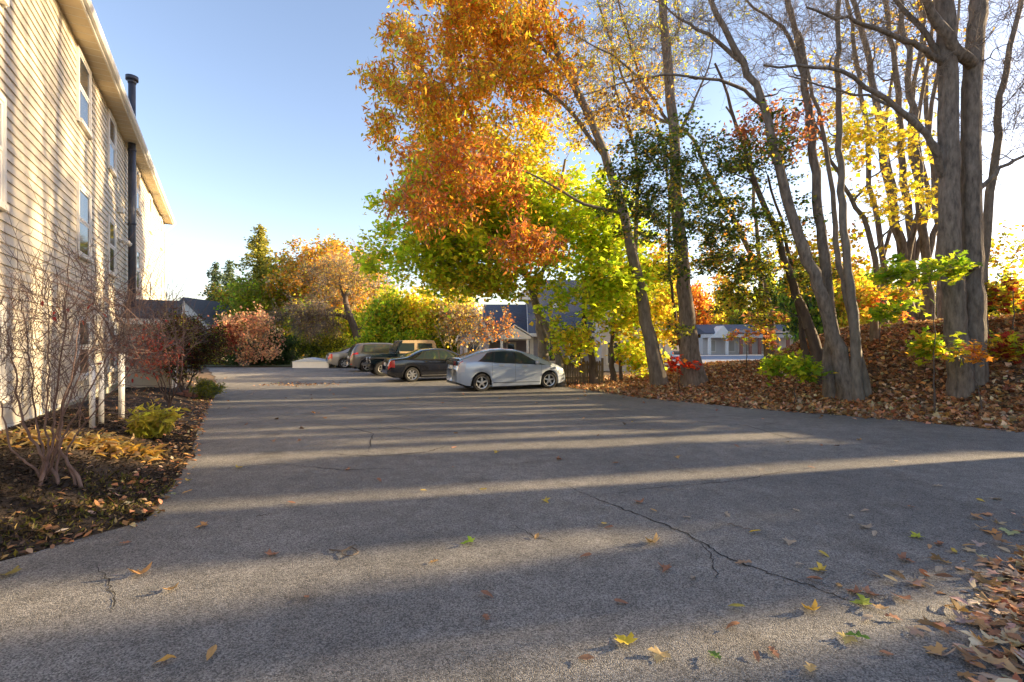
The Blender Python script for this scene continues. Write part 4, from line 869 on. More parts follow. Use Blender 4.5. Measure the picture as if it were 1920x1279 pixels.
# ------------------------------------------------------------------ planting bed
# mulch sheet
bs = np.linspace(3.1, 21, 90); bo = np.linspace(0, 1, 14); V = []
for y in bs:
    xl_ = float(lex(y)) + .02; xw = (-2.5 - ND[1] * y) / ND[0]
    for f in bo: x = xl_ * (1 - f) + xw * f; V.append((x, y, gz(x, y) + .012 + .02 * math.sin(9 * x + 5 * y) * math.sin(7 * y) * min(1, f * 6)))
i = np.arange(90 * 14).reshape(90, 14); F = np.stack([i[:-1, :-1], i[1:, :-1], i[1:, 1:], i[:-1, 1:]], -1).reshape(-1, 4)
tag(mk('planting_bed', V, F, M['soil'], smooth=True), kind='structure')
# bare shrub in front
T = Tree('bare_shrub', 'large leafless shrub with many reddish stems and a few red leaves, nearest the camera', 'shrub', 201, bark='twig_red')
b = onground(95, 905); d = b[1]; b[2] = gz(b[0], b[1]); T.base = b.copy()
for (du, v1, u2, v2, dd, r0) in ((-60, 760, 5, 600, .0, .022), (-30, 780, 40, 560, .2, .02), (-10, 780, 90, 520, -.2, .018), (5, 770, 130, 480, .1, .024), (20, 790, 175, 520, .4, .02), (40, 790, 240, 590, -.1, .022), (60, 800, 300, 620, .1, .016), (-75, 840, -20, 700, -.2, .02), (15, 800, 150, 600, -.5, .016), (30, 760, 215, 540, .5, .018)):
    T.trunk([b + T.rng.normal(0, .075, 3) * (1, 1, 0), px(95 + du * .5, (905 + v1) / 2, d + dd * .3), px(95 + du, v1, d + dd * .6), px((95 + du + u2) / 2 + 5, (v1 + v2) / 2, d + dd), px(u2, v2, d + dd)], r0 * .68, .003, 22, flare=1.1, tmin=.25, wig=.007)
kw = dict(tw=4, twl=.48, sub=2, maxr=.009, twr=.0018, above=.6, dirb=(0, 0, .5))
T.blob(px(130, 600, d), (.95, .6, .6), 80, **kw); T.blob(px(50, 700, d), (.6, .5, .5), 44, **kw); T.blob(px(260, 640, d), (.45, .4, .4), 36, **kw); T.blob(px(180, 740, d), (.5, .4, .4), 16, **kw)
T.blob(px(150, 600, d), (.8, .4, .5), 14, tw=1, twl=.2, sub=0, maxr=.005, twr=.002, lf=('oval', .06, [(.42, .05, .05), (.5, .1, .07)], [2, 1], 1, .01, dict(droop=1)))
T.build()
# shrub with red leaves and dark evergreen near the porch
T = Tree('red_leaf_shrub', 'thin stemmed shrub with coral red leaves in front of the white posts', 'shrub', 202, bark='twig_red'); b = onground(320, 740); b = G3(318, 0, 11.5); T.base = b.copy(); d = 11.0
for u2, v2 in ((240, 600), (270, 620), (300, 590), (345, 560), (250, 700), (330, 620)): T.trunk([b, px((318 + u2) / 2 + 8, 700, d), px(u2, v2, d)], .015, .005, 16, flare=1, tmin=.3, wig=.01)
T.blob(px(285, 660, d), (.7, .5, .6), 34, tw=5, twl=.4, sub=2, maxr=.01, twr=.0025, above=.5, lf=('oval', .10, [(.5, .1, .07), PINK, (.4, .04, .04)], [3, 3, 2], 1, .03, dict(droop=1)))
T.build()
hedge('rhododendron_shrub', 'dense dark red green evergreen shrub beside the entry porch', 'shrub', 203, [(px(345, 655, 14.8), (.85, .8, .95), 110), (px(375, 640, 15), (.6, .6, .6), 40), (px(315, 640, 14), (.5, .5, .5), 30)], ('slim', .10, [(.045, .05, .02), (.10, .05, .03), (.16, .05, .035), OLV], [4, 3, 1.6, 1.4], 6, .08, {}), twl=.3, twr=.003)
hedge('yellow_green_plant', 'small shrub with drooping yellow green leaves near the asphalt edge', 'plant', 204, [(np.array([onground(288, 822)[0], onground(288, 822)[1], gz(*onground(288, 822)[:2]) + .22]), (.3, .26, .17), 16)], ('slim', .15, [(.5, .45, .08), (.42, .36, .07), OLV], [3, 3, 1], 3, .03, dict(droop=.8)), twl=.12, twr=.002)
hedge('low_evergreen_plant', 'low grey green ground plant beside the brick pile', 'plant', 205, [(px(385, 732, 14.6) * 1.0, (.35, .5, .14), 24)], ('slim', .1, [OLV, (.2, .22, .1)], [2, 2], 6, .05, {}), twl=.15, twr=.002)
# collapsed golden hosta foliage: long strap leaves in tufts
TPL['strap'] = (np.array([(-.04, 0, 0), (.04, 0, 0), (.09, .35, .22), (-.09, .35, .22), (.07, .75, .16), (-.07, .75, .16), (0, 1, 0)]), np.array([(0, 1, 2, 3), (3, 2, 4, 5), (5, 4, 6, 6)]))
TPL['strap'] = (np.array([(-.04, 0, 0), (.04, 0, 0), (.10, .35, .20), (-.10, .35, .20), (.08, .75, .12), (-.08, .75, .12), (.01, 1, 0), (-.01, 1, 0)]), np.array([(0, 1, 2, 3), (3, 2, 4, 5), (5, 4, 6, 7)]))
def hosta(label, u, v, n, rx, seed, pal, w):
    r = np.random.default_rng(seed); p = onground(u, v); P = np.stack([p[0] + r.normal(0, rx, n), p[1] + r.normal(0, rx * .8, n), np.zeros(n)], 1); P[:, 2] = g(P[:, 0], P[:, 1]) + .03 + .12 * np.exp(-((P[:, 0] - p[0]) ** 2 + (P[:, 1] - p[1]) ** 2) / (rx * rx)) * r.uniform(0, 1, n)
    V, F, c = leaves(r, 'strap', P, .17, pal, w, flat=.35, cj=.22); o = mk('hosta_foliage', V - p, [F], M['leaf'], None, cols=c); o.location = p; tag(o, label, 'plant', 'collapsed golden hosta clumps in the bed')
hc = [(.36, .24, .11), (.52, .32, .07), (.40, .31, .19), (.25, .21, .07)]
hosta('wilted golden hosta clump directly behind the base of the bare shrub', 120, 836, 150, .22, 1, hc, [3, 2, 3, 1]); hosta('wilted straw coloured hosta clump spreading in the middle of the bed', 195, 842, 240, .28, 2, hc, [4, 2, 4, 1]); hosta('bright orange yellow hosta clump closest to the asphalt edge', 262, 858, 90, .16, 3, hc, [2, 5, 1, .5]); hosta('pale hosta clump at the left frame edge by the foundation', 50, 830, 120, .2, 4, hc, [3, 1, 4, 1])
# dry grass and green tufts at the near edge
r_ = np.random.default_rng(6)
def tufts(n, x0, x1, y0, y1, f, pal, w, sz):
    P = rej(n, x0, x1, y0, y1, f); P[:, 2] = g(P[:, 0], P[:, 1]) + .005; V, F, c = leaves(rng, 'slim', P, sz, pal, w, up=.1, cj=.25); return V, F, c
TPL['slim_'] = TPL['slim']
gr = tufts(26000, -7, -3, 2.4, 5.2, lambda x, y: (x < lex(y) + .05) * np.exp(-((lex(y) - x - .35) / .5) ** 2), [(.11, .12, .03), (.20, .17, .06), TAN, (.12, .09, .04)], [3, 3, 1, 2], .05)
tag(joinsets('dry_grass', [gr], M['leaf']), 'short dry grass fringing the near corner of the planting bed', 'grass', kind='stuff')
chips = rej(42000, -8.5, -3, 3, 9, lambda x, y: (x < lex(y)) * (.8549 * x + .5187 * y > -2.5) * 1.0); chips[:, 2] = g(chips[:, 0], chips[:, 1]) + .02
tag(joinsets('mulch_chips', [leaves(rng, 'slim', chips, .055, [(.02, .014, .01), (.05, .035, .025), (.13, .09, .06)], [5, 3, 1], flat=.5)], M['litter']), 'dark bark chips covering the bed around the bare shrub', 'mulch', kind='stuff')
# bricks
bp = onground(352, 745); k = 0
for (i, j, l) in ((0, 0, 0), (1, 0, 0), (2, 0, 0), (0, 1, 0), (1, 1, 0), (0, 0, 1), (1, 0, 1), (.5, .5, 2)):
    m_ = MB(); m_.box(-.1, .1, -.047, .047, 0, .062); o = m_.build('brick', M['brick'], None, local=True, bevel=.005); o.location = (bp[0] + i * .25 - .2, bp[1] + j * .16, bp[2] + l * .064 + .012); o.rotation_euler = (0, 0, (k * 1.7) % .5)
    tag(o, 'weathered red brick in the low pile beside the entry path', 'brick', 'bricks in the low pile by the path'); k += 1

# ------------------------------------------------------------------ cars
def interp(pts): a = np.array(pts, float); return lambda x: np.interp(x, a[:, 0], a[:, 1])
def smooth_interp(pts, w=.05):
    f = interp(pts); ks = np.linspace(-w, w, 7); return lambda x: np.mean([f(np.asarray(x) + k) for k in ks], axis=0)
class Car:
    def __init__(s, L, top, belt, wid, zb, axles, R_, tumble=.38):
        s.L = L; s.top = smooth_interp(top, .06); s.belt0 = smooth_interp(belt, .06); s.wid = smooth_interp(wid, .05); s.zb0 = interp(zb); s.ax = axles; s.R = R_; s.tb = tumble
    def zb(s, x):
        z = s.zb0(x)
        for a in s.ax:
            q = (s.R + .055) ** 2 - (x - a) ** 2
            z = np.where(q > 0, np.maximum(z, s.R + np.sqrt(np.clip(q, 0, None))), z)
        return z
    def P(s, x, t, side=1):
        x = np.asarray(x, float); t = np.asarray(t, float)
        zt = s.top(x); zbl = np.minimum(s.belt0(x), zt - .015); z0 = s.zb(x); zs = s.zb0(x); w = s.wid(x); h = np.clip(zt - zbl, 0, None)
        we = w - s.tb * h - .035; fr = np.clip(h / .3, 0, 1)
        zmid = np.maximum(z0 + .01, zs + (zbl - zs) * .45); zlow = np.maximum(z0 + .003, zs + (zbl - zs) * .14)
        Tt = np.array([0, .1, .3, .44, .5, .78, .84, .92, 1.0])
        Yv = [w * .955, w * .985, w, w * .992, w * .975, we, we - .07, we * .5, we * 0]
        Zv = [z0, zlow, zmid, zbl - .06 * np.minimum(1, (zbl - zs)), zbl, zt - .055 * fr - .012, zt - .018 * fr, zt + .012, zt + .02]
        Zv[3] = np.maximum(Zv[3], zmid)
        shp = np.broadcast(x, t).shape; xx = np.broadcast_to(x, shp); tt = np.broadcast_to(t, shp)
        Y = np.zeros(shp); Zz = np.zeros(shp); Yv = [np.broadcast_to(a, shp) for a in Yv]; Zv = [np.broadcast_to(a, shp) for a in Zv]
        for k in range(8):
            m_ = (tt >= Tt[k]) & (tt <= Tt[k + 1]); f = (tt - Tt[k]) / (Tt[k + 1] - Tt[k]); Y = np.where(m_, Yv[k] * (1 - f) + Yv[k + 1] * f, Y); Zz = np.where(m_, Zv[k] * (1 - f) + Zv[k + 1] * f, Zz)
        return np.stack([xx, side * Y, Zz], -1)
    def body(s, root, m):
        xs = np.concatenate([[0, .01, .03, .06, .1], np.arange(.14, s.L - .12, .035), [s.L - .1, s.L - .06, s.L - .03, s.L - .01, s.L]]); ts = np.array([0, .05, .1, .2, .3, .37, .44, .47, .5, .57, .64, .71, .78, .81, .84, .88, .92, .96, 1.0])
        A = s.P(xs[:, None], ts[None], -1); B = s.P(xs[:, None], ts[None][:, ::-1][:, 1:], 1); G_ = np.concatenate([A, B], 1); n, k = G_.shape[:2]
        i = np.arange(n * k).reshape(n, k); F = [tuple(q) for q in np.stack([i[:-1, :-1], i[:-1, 1:], i[1:, 1:], i[1:, :-1]], -1).reshape(-1, 4)]
        F += [tuple(i[0]), tuple(i[-1][::-1])]
        return mk('body', G_.reshape(-1, 3), F, m, root, smooth=True, local=True)
    def patch(s, root, name, m, x0, x1, t0, t1, side=1, off=.006, nx=14, nt_=6, both=False, smooth=True):
        """x0,x1: numbers or functions of normalised height f in 0..1 between t0 and t1"""
        f = np.linspace(0, 1, nt_); X0 = np.array([x0(q) if callable(x0) else x0 for q in f]); X1 = np.array([x1(q) if callable(x1) else x1 for q in f]); Vs = []; Fs = []; o = 0
        def one(ts, sd):
            xg = X0[None] + (X1 - X0)[None] * np.linspace(0, 1, nx)[:, None]; tg = np.broadcast_to(ts[None], xg.shape); sd = np.broadcast_to(sd, xg.shape)
            P0 = s.P(xg, tg, 1); P0[..., 1] *= sd
            e = .004; a = s.P(xg + e, tg, 1); a[..., 1] *= sd; b = s.P(xg, np.clip(tg + e, 0, 1), 1); b[..., 1] *= sd; b2 = s.P(xg, np.clip(tg - e, 0, 1), 1); b2[..., 1] *= sd
            N = np.cross(a - P0, (b - b2)); N *= np.where(sd > 0, 1, -1)[..., None]; N = unit(N) * -1
            N = np.where(np.sum(N * np.stack([0 * xg, P0[..., 1], P0[..., 2] - .6], -1), -1, keepdims=True) < 0, -N, N)
            return P0 + N * off
        if both:
            tt = np.linspace(t0, 1, nt_); fn = lambda sgn: one(tt, float(sgn))
            A = fn(-1); B = fn(1)[:, ::-1][:, 1:]; Gd = np.concatenate([A, B], 1); Vs = [Gd]
        else: Vs = [one(np.linspace(t0, t1, nt_), float(side))]
        Gd = Vs[0]; n, k = Gd.shape[:2]; i = np.arange(n * k).reshape(n, k); F = np.stack([i[:-1, :-1], i[:-1, 1:], i[1:, 1:], i[1:, :-1]], -1).reshape(-1, 4)
        return mk(name, Gd.reshape(-1, 3), F, m, root, smooth=smooth, local=True)
def wheel(root, x, y, r, wd=.2, spokes=5, steer=0, rimr=.68, rim_m='alloy', thick=.045):
    sd = 1 if y > 0 else -1; e = bpy.data.objects.new('wheel', None)
    prof = [(r * rimr, -.5), (r * .93, -.5), (r, -.36), (r, .36), (r * .93, .5), (r * rimr, .5)]; n = 36; V = []; F = []
    for k in range(n):
        a = 2 * math.pi * k / n
        for q, h in prof: V.append((math.cos(a) * q, h * wd, math.sin(a) * q))
    m_ = len(prof)
    for k in range(n):
        for j in range(m_ - 1): F.append((k * m_ + j, k * m_ + j + 1, ((k + 1) % n) * m_ + j + 1, ((k + 1) % n) * m_ + j))
        F.append((k * m_ + m_ - 1, k * m_, ((k + 1) % n) * m_, ((k + 1) % n) * m_ + m_ - 1))
    ty = mk('wheel', V, F, M['rubber'], root, smooth=False, local=True); ty.location = (x, y, r); ty.rotation_euler = (0, 0, steer)
    rb = MB(); R1 = r * rimr
    for k in range(n):   # rim ring
        a0, a1 = 2 * math.pi * k / n, 2 * math.pi * (k + 1) / n; pr = [(R1, .5), (R1 * .9, .47), (R1 * .88, .1), (R1, .1)]
        V = [(math.cos(a) * q, sd * h * wd, math.sin(a) * q) for a in (a0, a1) for q, h in pr]; rb.add(V, [(0, 1, 5, 4), (1, 2, 6, 5)])
    for k in range(spokes):
        a = 2 * math.pi * k / spokes + .3; ca, sa = math.cos(a), math.sin(a); w0, w1 = R1 * .16, R1 * .12
        P = lambda q, t_, h: (ca * q - sa * t_, sd * h * wd, sa * q + ca * t_)
        V = [P(R1 * .15, -w0, .46), P(R1 * .15, w0, .46), P(R1 * .92, w1, .44), P(R1 * .92, -w1, .44), P(R1 * .15, -w0, .3), P(R1 * .15, w0, .3), P(R1 * .92, w1, .3), P(R1 * .92, -w1, .3)]
        rb.add(V, [(0, 1, 2, 3), (0, 3, 7, 4), (1, 5, 6, 2)])
    rb.cyl((0, sd * .3 * wd, 0), (0, sd * .5 * wd, 0), R1 * .24, R1 * .2, 14)
    rim = rb.build('rim', M[rim_m], ty, local=True)
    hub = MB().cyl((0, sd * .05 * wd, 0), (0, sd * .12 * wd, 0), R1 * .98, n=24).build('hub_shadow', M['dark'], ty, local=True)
def place(root, near_wheel, axle_x, side_y, heading):
    """set the car so that its wheel at local (axle_x, side_y) stands on world point near_wheel; heading = direction of its nose measured from +Y to +X"""
    a = math.pi / 2 - heading; root.rotation_euler = (0, 0, a); c, s_ = math.cos(a), math.sin(a)
    lx, ly = axle_x, side_y; root.location = (near_wheel[0] - (c * lx - s_ * ly), near_wheel[1] - (s_ * lx + c * ly), near_wheel[2] + .012)
def strip(car, root, name, m, x, t0, t1, side, wd=.007, lean=0): return car.patch(root, name, m, lambda q: x - wd / 2 + lean * q, lambda q: x + wd / 2 + lean * q, t0, t1, side, .004, 2, 10)
def underbody(root, L, hw, z0=.19, z1=.62): MB().box(.25, L - .3, -hw, hw, z0, z1).build('underbody', M['dark'], root, local=True)
def mirror(root, x, z, y, m):
    sd = 1 if y > 0 else -1; mm = MB(); mm.box(x - .09, x + .05, min(y, y + sd * .2), max(y, y + sd * .2), z, z + .14); mm.build('side_mirror', m, root, local=True, smooth=True, bevel=.03)

# silver hatchback
def hatch():
    root = empty('hatchback_car', (0, 0, 0), 0, 'silver blue hatchback with a high clear tail, nearest of the parked cars', 'car', 'cars parked in the row')
    c = Car(4.46, [(0, .62), (.02, .86), (.05, 1.06), (.12, 1.15), (.4, 1.235), (.9, 1.40), (1.35, 1.485), (1.8, 1.505), (2.3, 1.465), (2.9, 1.315), (3.3, 1.15), (3.55, 1.03), (3.9, .93), (4.2, .80), (4.38, .66), (4.46, .5)],
            [(0, .55), (.05, .95), (.12, 1.04), (.7, 1.06), (1.5, .99), (2.5, .935), (3.2, .90), (3.6, .87), (3.9, .80), (4.2, .70), (4.4, .56), (4.46, .46)],
            [(0, .62), (.05, .70), (.15, .77), (.4, .83), (.9, .872), (3.5, .872), (3.9, .83), (4.2, .74), (4.36, .62), (4.46, .45)], [(0, .34), (.3, .22), (.8, .17), (3.9, .17), (4.46, .24)], (.86, 3.56), .318)
    c.body(root, M['silver']); underbody(root, 4.46, .6)
    for sd in (-1, 1):
        c.patch(root, 'side_window', M['carglass'], lambda q: .78 + .35 * q, lambda q: 1.30 + .08 * q, .53, .765 , sd)
        c.patch(root, 'side_window', M['carglass'], lambda q: 1.33 + .12 * q, lambda q: 2.12, .52, .765, sd)
        c.patch(root, 'side_window', M['carglass'], 2.18, lambda q: 3.08 - .62 * q, .515, .765, sd)
        c.patch(root, 'side_window', M['carglass'], lambda q: 3.12 - .3 * q, lambda q: 3.36 - .5 * q, .515, .62, sd)
        c.patch(root, 'window_trim', M['plastic'], lambda q: .70 + .42 * q, lambda q: 3.44 - .98 * q, .505, .785, sd, .003, 30, 6)
        for x, t0, t1, ln in ((2.15, .12, .5, 0), (1.25, .3, .5, .0), (3.22, .12, .5, 0)): strip(c, root, 'door_seam', M['plastic'], x, t0, t1, sd, lean=ln)
        c.patch(root, 'rocker_seam', M['plastic'], 1.3, 3.15, .10, .115, sd, .004, 20, 2)
        for x in (1.50, 2.42): c.patch(root, 'door_handle', M['alloy'], x, x + .2, .42, .45, sd, .02, 4, 3)
        c.patch(root, 'tail_light', M['clear_lens'], lambda q: .045, lambda q: .24 + .10 * q, .33, .52, sd, .008)
        c.patch(root, 'tail_light', M['red_lens'], .05, .2, .52, .60, sd, .008)
        c.patch(root, 'headlight', M['clear_lens'], lambda q: 3.98, lambda q: 4.30 - .05 * q, .36, .5, sd, .008)
        mirror(root, 3.02, .93, sd * .86, M['silver'])
        for x, st_ in ((.86, 0), (3.56, R(-8))): wheel(root, x, sd * .765, .318, .2, 5, st_)
    c.patch(root, 'windshield', M['carglass'], 2.62, 3.38, .845, 1, both=True, off=.006)
    c.patch(root, 'rear_window', M['carglass'], .2, 1.0, .86, 1, both=True, off=.006)
    MB().box(-.012, .008, -.17, .17, .78, .92).build('number_plate', M['plate'], root, local=True)
    MB().box(-.02, .03, -.6, .6, .93, 1.08).build('rear_lower_glass', M['carglass'], root, local=True)
    MB().box(.02, .10, -.62, .62, 1.12, 1.16).build('spoiler', M['plastic'], root, local=True)
    MB().box(-.02, .12, -.6, .6, .26, .33).build('bumper_underside', M['plastic'], root, local=True)
    return root
h_ = hatch(); place(h_, (-1.06, 16.97, -.3), .86, -.865, R(66.5))

def sedan(label, paint, top=None, spokes=7, r=.32, name='sedan_car', L=4.7):
    root = empty(name, (0, 0, 0), 0, label, 'car', 'cars parked in the row')
    c = Car(L, [(0, .62), (.03, .86), (.08, 1.0), (.6, 1.05), (.85, 1.09), (1.15, 1.24), (1.55, 1.40), (2.1, 1.455), (2.6, 1.43), (3.0, 1.31), (3.45, 1.08), (3.6, 1.01), (4.1, .94), (4.45, .82), (4.62, .68), (4.7, .5)],
            [(0, .58), (.03, .8), (.08, .93), (.7, 1.0), (1.5, .97), (3.3, .92), (3.7, .88), (4.1, .83), (4.45, .72), (4.62, .6), (4.7, .46)],
            [(0, .6), (.06, .72), (.2, .8), (.6, .86), (1.2, .88), (3.6, .88), (4.1, .84), (4.4, .75), (4.6, .6), (4.7, .45)], [(0, .36), (.35, .22), (1, .18), (4.2, .18), (4.7, .24)], (1.0, 3.72), r)
    c.body(root, paint); underbody(root, L, .6)
    for sd in (-1, 1):
        c.patch(root, 'window_trim', M['plastic'], lambda q: 1.02 + .5 * q, lambda q: 3.44 - .78 * q, .507, .785, sd, .003, 30, 6)
        c.patch(root, 'side_window', M['carglass'], lambda q: 1.12 + .45 * q, lambda q: 1.5 + .12 * q, .53, .755, sd)
        c.patch(root, 'side_window', M['carglass'], lambda q: 1.55 + .1 * q, 2.2, .525, .765, sd)
        c.patch(root, 'side_window', M['carglass'], 2.28, lambda q: 3.28 - .66 * q, .52, .765, sd)
        for x in (2.24, 1.3, 3.3): strip(c, root, 'door_seam', M['plastic'], x, .1 if x > 1.5 else .3, .5, sd)
        c.patch(root, 'body_moulding', M['alloy'], 1.42, 3.25, .085, .1, sd, .008, 20, 2)
        for x in (1.55, 2.5): c.patch(root, 'door_handle', paint, x, x + .2, .42, .45, sd, .025, 4, 3)
        c.patch(root, 'tail_light', M['red_lens'], .01, lambda q: .26, .33, .5, sd, .012)
        c.patch(root, 'headlight', M['clear_lens'], 4.25, 4.55, .36, .5, sd, .01)
        mirror(root, 3.1, .95, sd * .86, paint)
        for x in (1.0, 3.72): wheel(root, x, sd * .775, r, .2, spokes)
    c.patch(root, 'windshield', M['carglass'], 2.75, 3.45, .845, 1, both=True)
    c.patch(root, 'rear_window', M['carglass'], .92, 1.5, .85, 1, both=True)
    MB().box(-.012, .01, -.17, .17, .70, .84).build('number_plate', M['plate'], root, local=True)
    MB().box(-.03, .06, -.62, .62, .36, .52).build('rear_bumper', paint, root, local=True, bevel=.02)
    return root
def wp(u, v): return onground(u, v)
s1 = sedan('black sedan with red tail light parked between the silver hatchback and the off-roader', M['black']); place(s1, (*wp(773, 717.5)[:2], -.3), 1.0, -.875, R(64))
s2 = sedan('champagne sedan parked farthest away at the end of the row', M['gold'], spokes=6, r=.33); place(s2, (*wp(646, 691.5)[:2], -.3), 1.0, -.875, R(63))
def suv():
    root = empty('suv_car', (0, 0, 0), 0, 'grey brown crossover wagon with blue tinted rear window parked beside the champagne sedan', 'car', 'cars parked in the row')
    c = Car(4.52, [(0, .72), (.02, .9), (.06, 1.1), (.2, 1.35), (.36, 1.58), (.5, 1.645), (1.2, 1.685), (2.2, 1.68), (2.7, 1.60), (3.1, 1.38), (3.4, 1.17), (3.6, 1.10), (4.1, 1.03), (4.35, .92), (4.47, .75), (4.52, .55)],
            [(0, .7), (.03, .88), (.1, 1.06), (.6, 1.12), (1.5, 1.07), (3.3, 1.0), (3.7, .97), (4.2, .86), (4.45, .7), (4.52, .5)], [(0, .68), (.08, .78), (.25, .86), (.8, .91), (3.6, .91), (4.1, .86), (4.4, .72), (4.52, .5)], [(0, .38), (.4, .26), (1, .22), (4.1, .22), (4.52, .3)], (.93, 3.62), .36, .3)
    c.body(root, M['greyp']); underbody(root, 4.52, .62)
    for sd in (-1, 1):
        c.patch(root, 'window_trim', M['plastic'], lambda q: .58 + .16 * q, lambda q: 3.34 - .58 * q, .51, .775, sd, .003, 30, 6)
        c.patch(root, 'side_window', M['carglass'], lambda q: .72 + .1 * q, 1.3, .53, .755, sd)
        c.patch(root, 'side_window', M['carglass'], 1.36, 2.2, .525, .76, sd)
        c.patch(root, 'side_window', M['carglass'], 2.28, lambda q: 3.2 - .5 * q, .52, .76, sd)
        for x in (2.24, 1.33): strip(c, root, 'door_seam', M['plastic'], x, .1, .5, sd)
        c.patch(root, 'tail_light', M['red_lens'], .02, lambda q: .42, .43, .52, sd, .012)
        c.patch(root, 'rear_reflector', M['red_lens'], .02, .10, .10, .15, sd, .012)
        c.patch(root, 'headlight', M['clear_lens'], 4.0, 4.38, .38, .5, sd, .01)
        mirror(root, 3.0, 1.02, sd * .9, M['greyp'])
        for x in (.93, 3.62): wheel(root, x, sd * .80, .36, .23, 5)
    c.patch(root, 'windshield', M['carglass'], 2.75, 3.42, .845, 1, both=True)
    c.patch(root, 'rear_window', M['carglass'], .09, .36, .85, 1, both=True)
    MB().box(-.015, .01, -.17, .17, .78, .92).build('number_plate', M['plate'], root, local=True)
    return root
su = suv(); place(su, (*wp(689, 698.5)[:2], -.3), .93, -.9, R(63))
def offroader():
    root = empty('offroad_car', (0, 0, 0), 0, 'dark teal boxy off-roader with tan canvas top, nose towards the lot', 'car', 'cars parked in the row')
    lo = lambda m_, nm, mt, bv=.03: m_.build(nm, mt, root, local=True, bevel=bv)
    lo(MB().box(.1, 2.35, -.76, .76, .52, 1.12), 'body', M['jeepp'], .05)
    lo(MB().prism([(2.36, .62), (2.36, 1.14), (2.5, 1.15), (3.55, 1.08), (3.62, .98), (3.62, .6)], -.56, .56, lambda a, b, t_: (a, t_, b)), 'hood', M['jeepp'], .03)
    for sd in (-1, 1):
        lo(MB().prism([(2.4, .72), (2.75, .95), (3.5, .97), (3.72, .9), (3.72, .84), (3.45, .89), (2.8, .87), (2.5, .66)], *sorted((sd * .57, sd * .84)), lambda a, b, t_: (a, t_, b)), 'fender', M['plastic'], .01)
        lo(MB().prism([(.25, .66), (.5, .9), (1.0, .92), (1.25, .7), (1.2, .66), (.98, .86), (.52, .84), (.35, .62)], *sorted((sd * .765, sd * .86)), lambda a, b, t_: (a, t_, b)), 'fender', M['plastic'], .01)
        for x in (.76, 3.1): wheel(root, x, sd * .74, .375, .26, 6, rimr=.55)
        hl = MB(); hl.cyl((3.62, sd * .38, .86), (3.66, sd * .38, .86), .095, n=18); lo(hl, 'headlight', M['clear_lens'], 0)
        lo(MB().prism([(1.42, 1.26), (1.42, 1.68), (2.1, 1.68), (2.28, 1.26)], *sorted((sd * .735, sd * .745)), lambda a, b, t_: (a, t_, b)), 'side_window', M['carglass'], 0)
        lo(MB().prism([(.42, 1.28), (.46, 1.66), (1.2, 1.68), (1.2, 1.26)], *sorted((sd * .735, sd * .745)), lambda a, b, t_: (a, t_, b)), 'side_window', M['carglass'], 0)
        mirror(root, 2.3, 1.15, sd * .78, M['plastic'])
    lo(MB().prism([(.12, 1.13), (.3, 1.78), (.45, 1.84), (2.02, 1.82), (2.06, 1.78), (2.28, 1.13)], -.73, .73, lambda a, b, t_: (a, t_, b)), 'canvas_top', M['tan'], .03)
    lo(MB().prism([(2.3, 1.13), (2.05, 1.80), (2.10, 1.81), (2.40, 1.13)], -.74, .74, lambda a, b, t_: (a, t_, b)), 'windshield_frame', M['jeepp'], .01)
    lo(MB().prism([(2.395, 1.20), (2.135, 1.75), (2.145, 1.755), (2.41, 1.2)], -.66, .66, lambda a, b, t_: (a, t_, b)), 'windshield', M['carglass'], 0)
    lo(MB().box(3.66, 3.84, -.78, .78, .5, .64), 'front_bumper', M['plastic'], .02); lo(MB().box(-.02, .1, -.7, .7, .5, .62), 'rear_bumper', M['plastic'], .02)
    gr_ = MB()
    for k in range(7): gr_.box(3.62, 3.635, -.25 + k * .075, -.21 + k * .075, .66, .94)
    lo(gr_, 'grille', M['dark'], 0)
    MB().box(.3, 3.5, -.5, .5, .3, .6).build('underbody', M['dark'], root, local=True)
    sw = MB(); sw.cyl((-.02, 0, 1.0), (-.22, 0, 1.0), .36, .36, 24); lo(sw, 'spare_wheel', M['rubber'], 0)
    return root
jp = offroader(); place(jp, (*wp(716, 706.5)[:2], -.3), 3.1, .74, R(63 + 180))
# two small cars on the far pavement
for k, (u, d, pnt, lb) in enumerate(((1262, 62, M['teal'], 'pale teal car on the far pavement beyond the tall straight tree'), (1243, 56, M['gold'], 'small pale car farther left on the far pavement'))):
    f = sedan(lb, pnt, name='parked_car'); f['group'] = 'cars on the far pavement'; x = (u - 960) / 900 * d; f.location = (x, d, gz(x, d) + .06); f.rotation_euler = (0, 0, R(170 + 8 * k))

# ------------------------------------------------------------------ wooden fence
def fence():
    d0 = 19.6; x0 = (1058 - 960) / 900 * d0; x1 = (1130 - 960) / 900 * d0; zb = gz(x0, d0); root = empty('wooden_fence', (x0, d0, zb), 0, 'low weathered wooden stockade fence beside the silver hatchback', 'fence')
    m_ = MB(); r = random.Random(2); x = x0
    while x < x1:
        h = 1.0 + r.uniform(-.03, .03); m_.add([(x, d0, zb - .2), (x + .085, d0, zb - .2), (x + .085, d0, zb + h - .06), (x + .043, d0, zb + h), (x, d0, zb + h - .06)] + [(a, d0 + .02, b) for a, b in ((x, zb - .2), (x + .085, zb - .2), (x + .085, zb + h - .06), (x + .043, zb + h), (x, zb + h - .06))],
              [(0, 1, 2, 3, 4), (9, 8, 7, 6, 5), (0, 5, 6, 1), (1, 6, 7, 2), (2, 7, 8, 3), (3, 8, 9, 4), (4, 9, 5, 0)]); x += .1
    m_.build('picket_panel', M['fence'], root)
    for zz in (.25, .8): MB().box(x0, x1, d0 + .023, d0 + .06, zb + zz, zb + zz + .08).build('rail', M['fence'], root)
    for xx in (x0 - .06, (x0 + x1) / 2, x1): MB().box(xx - .04, xx + .05, d0 + .063, d0 + .15, zb - .3, zb + 1.1).build('post', M['fence'], root)
fence()

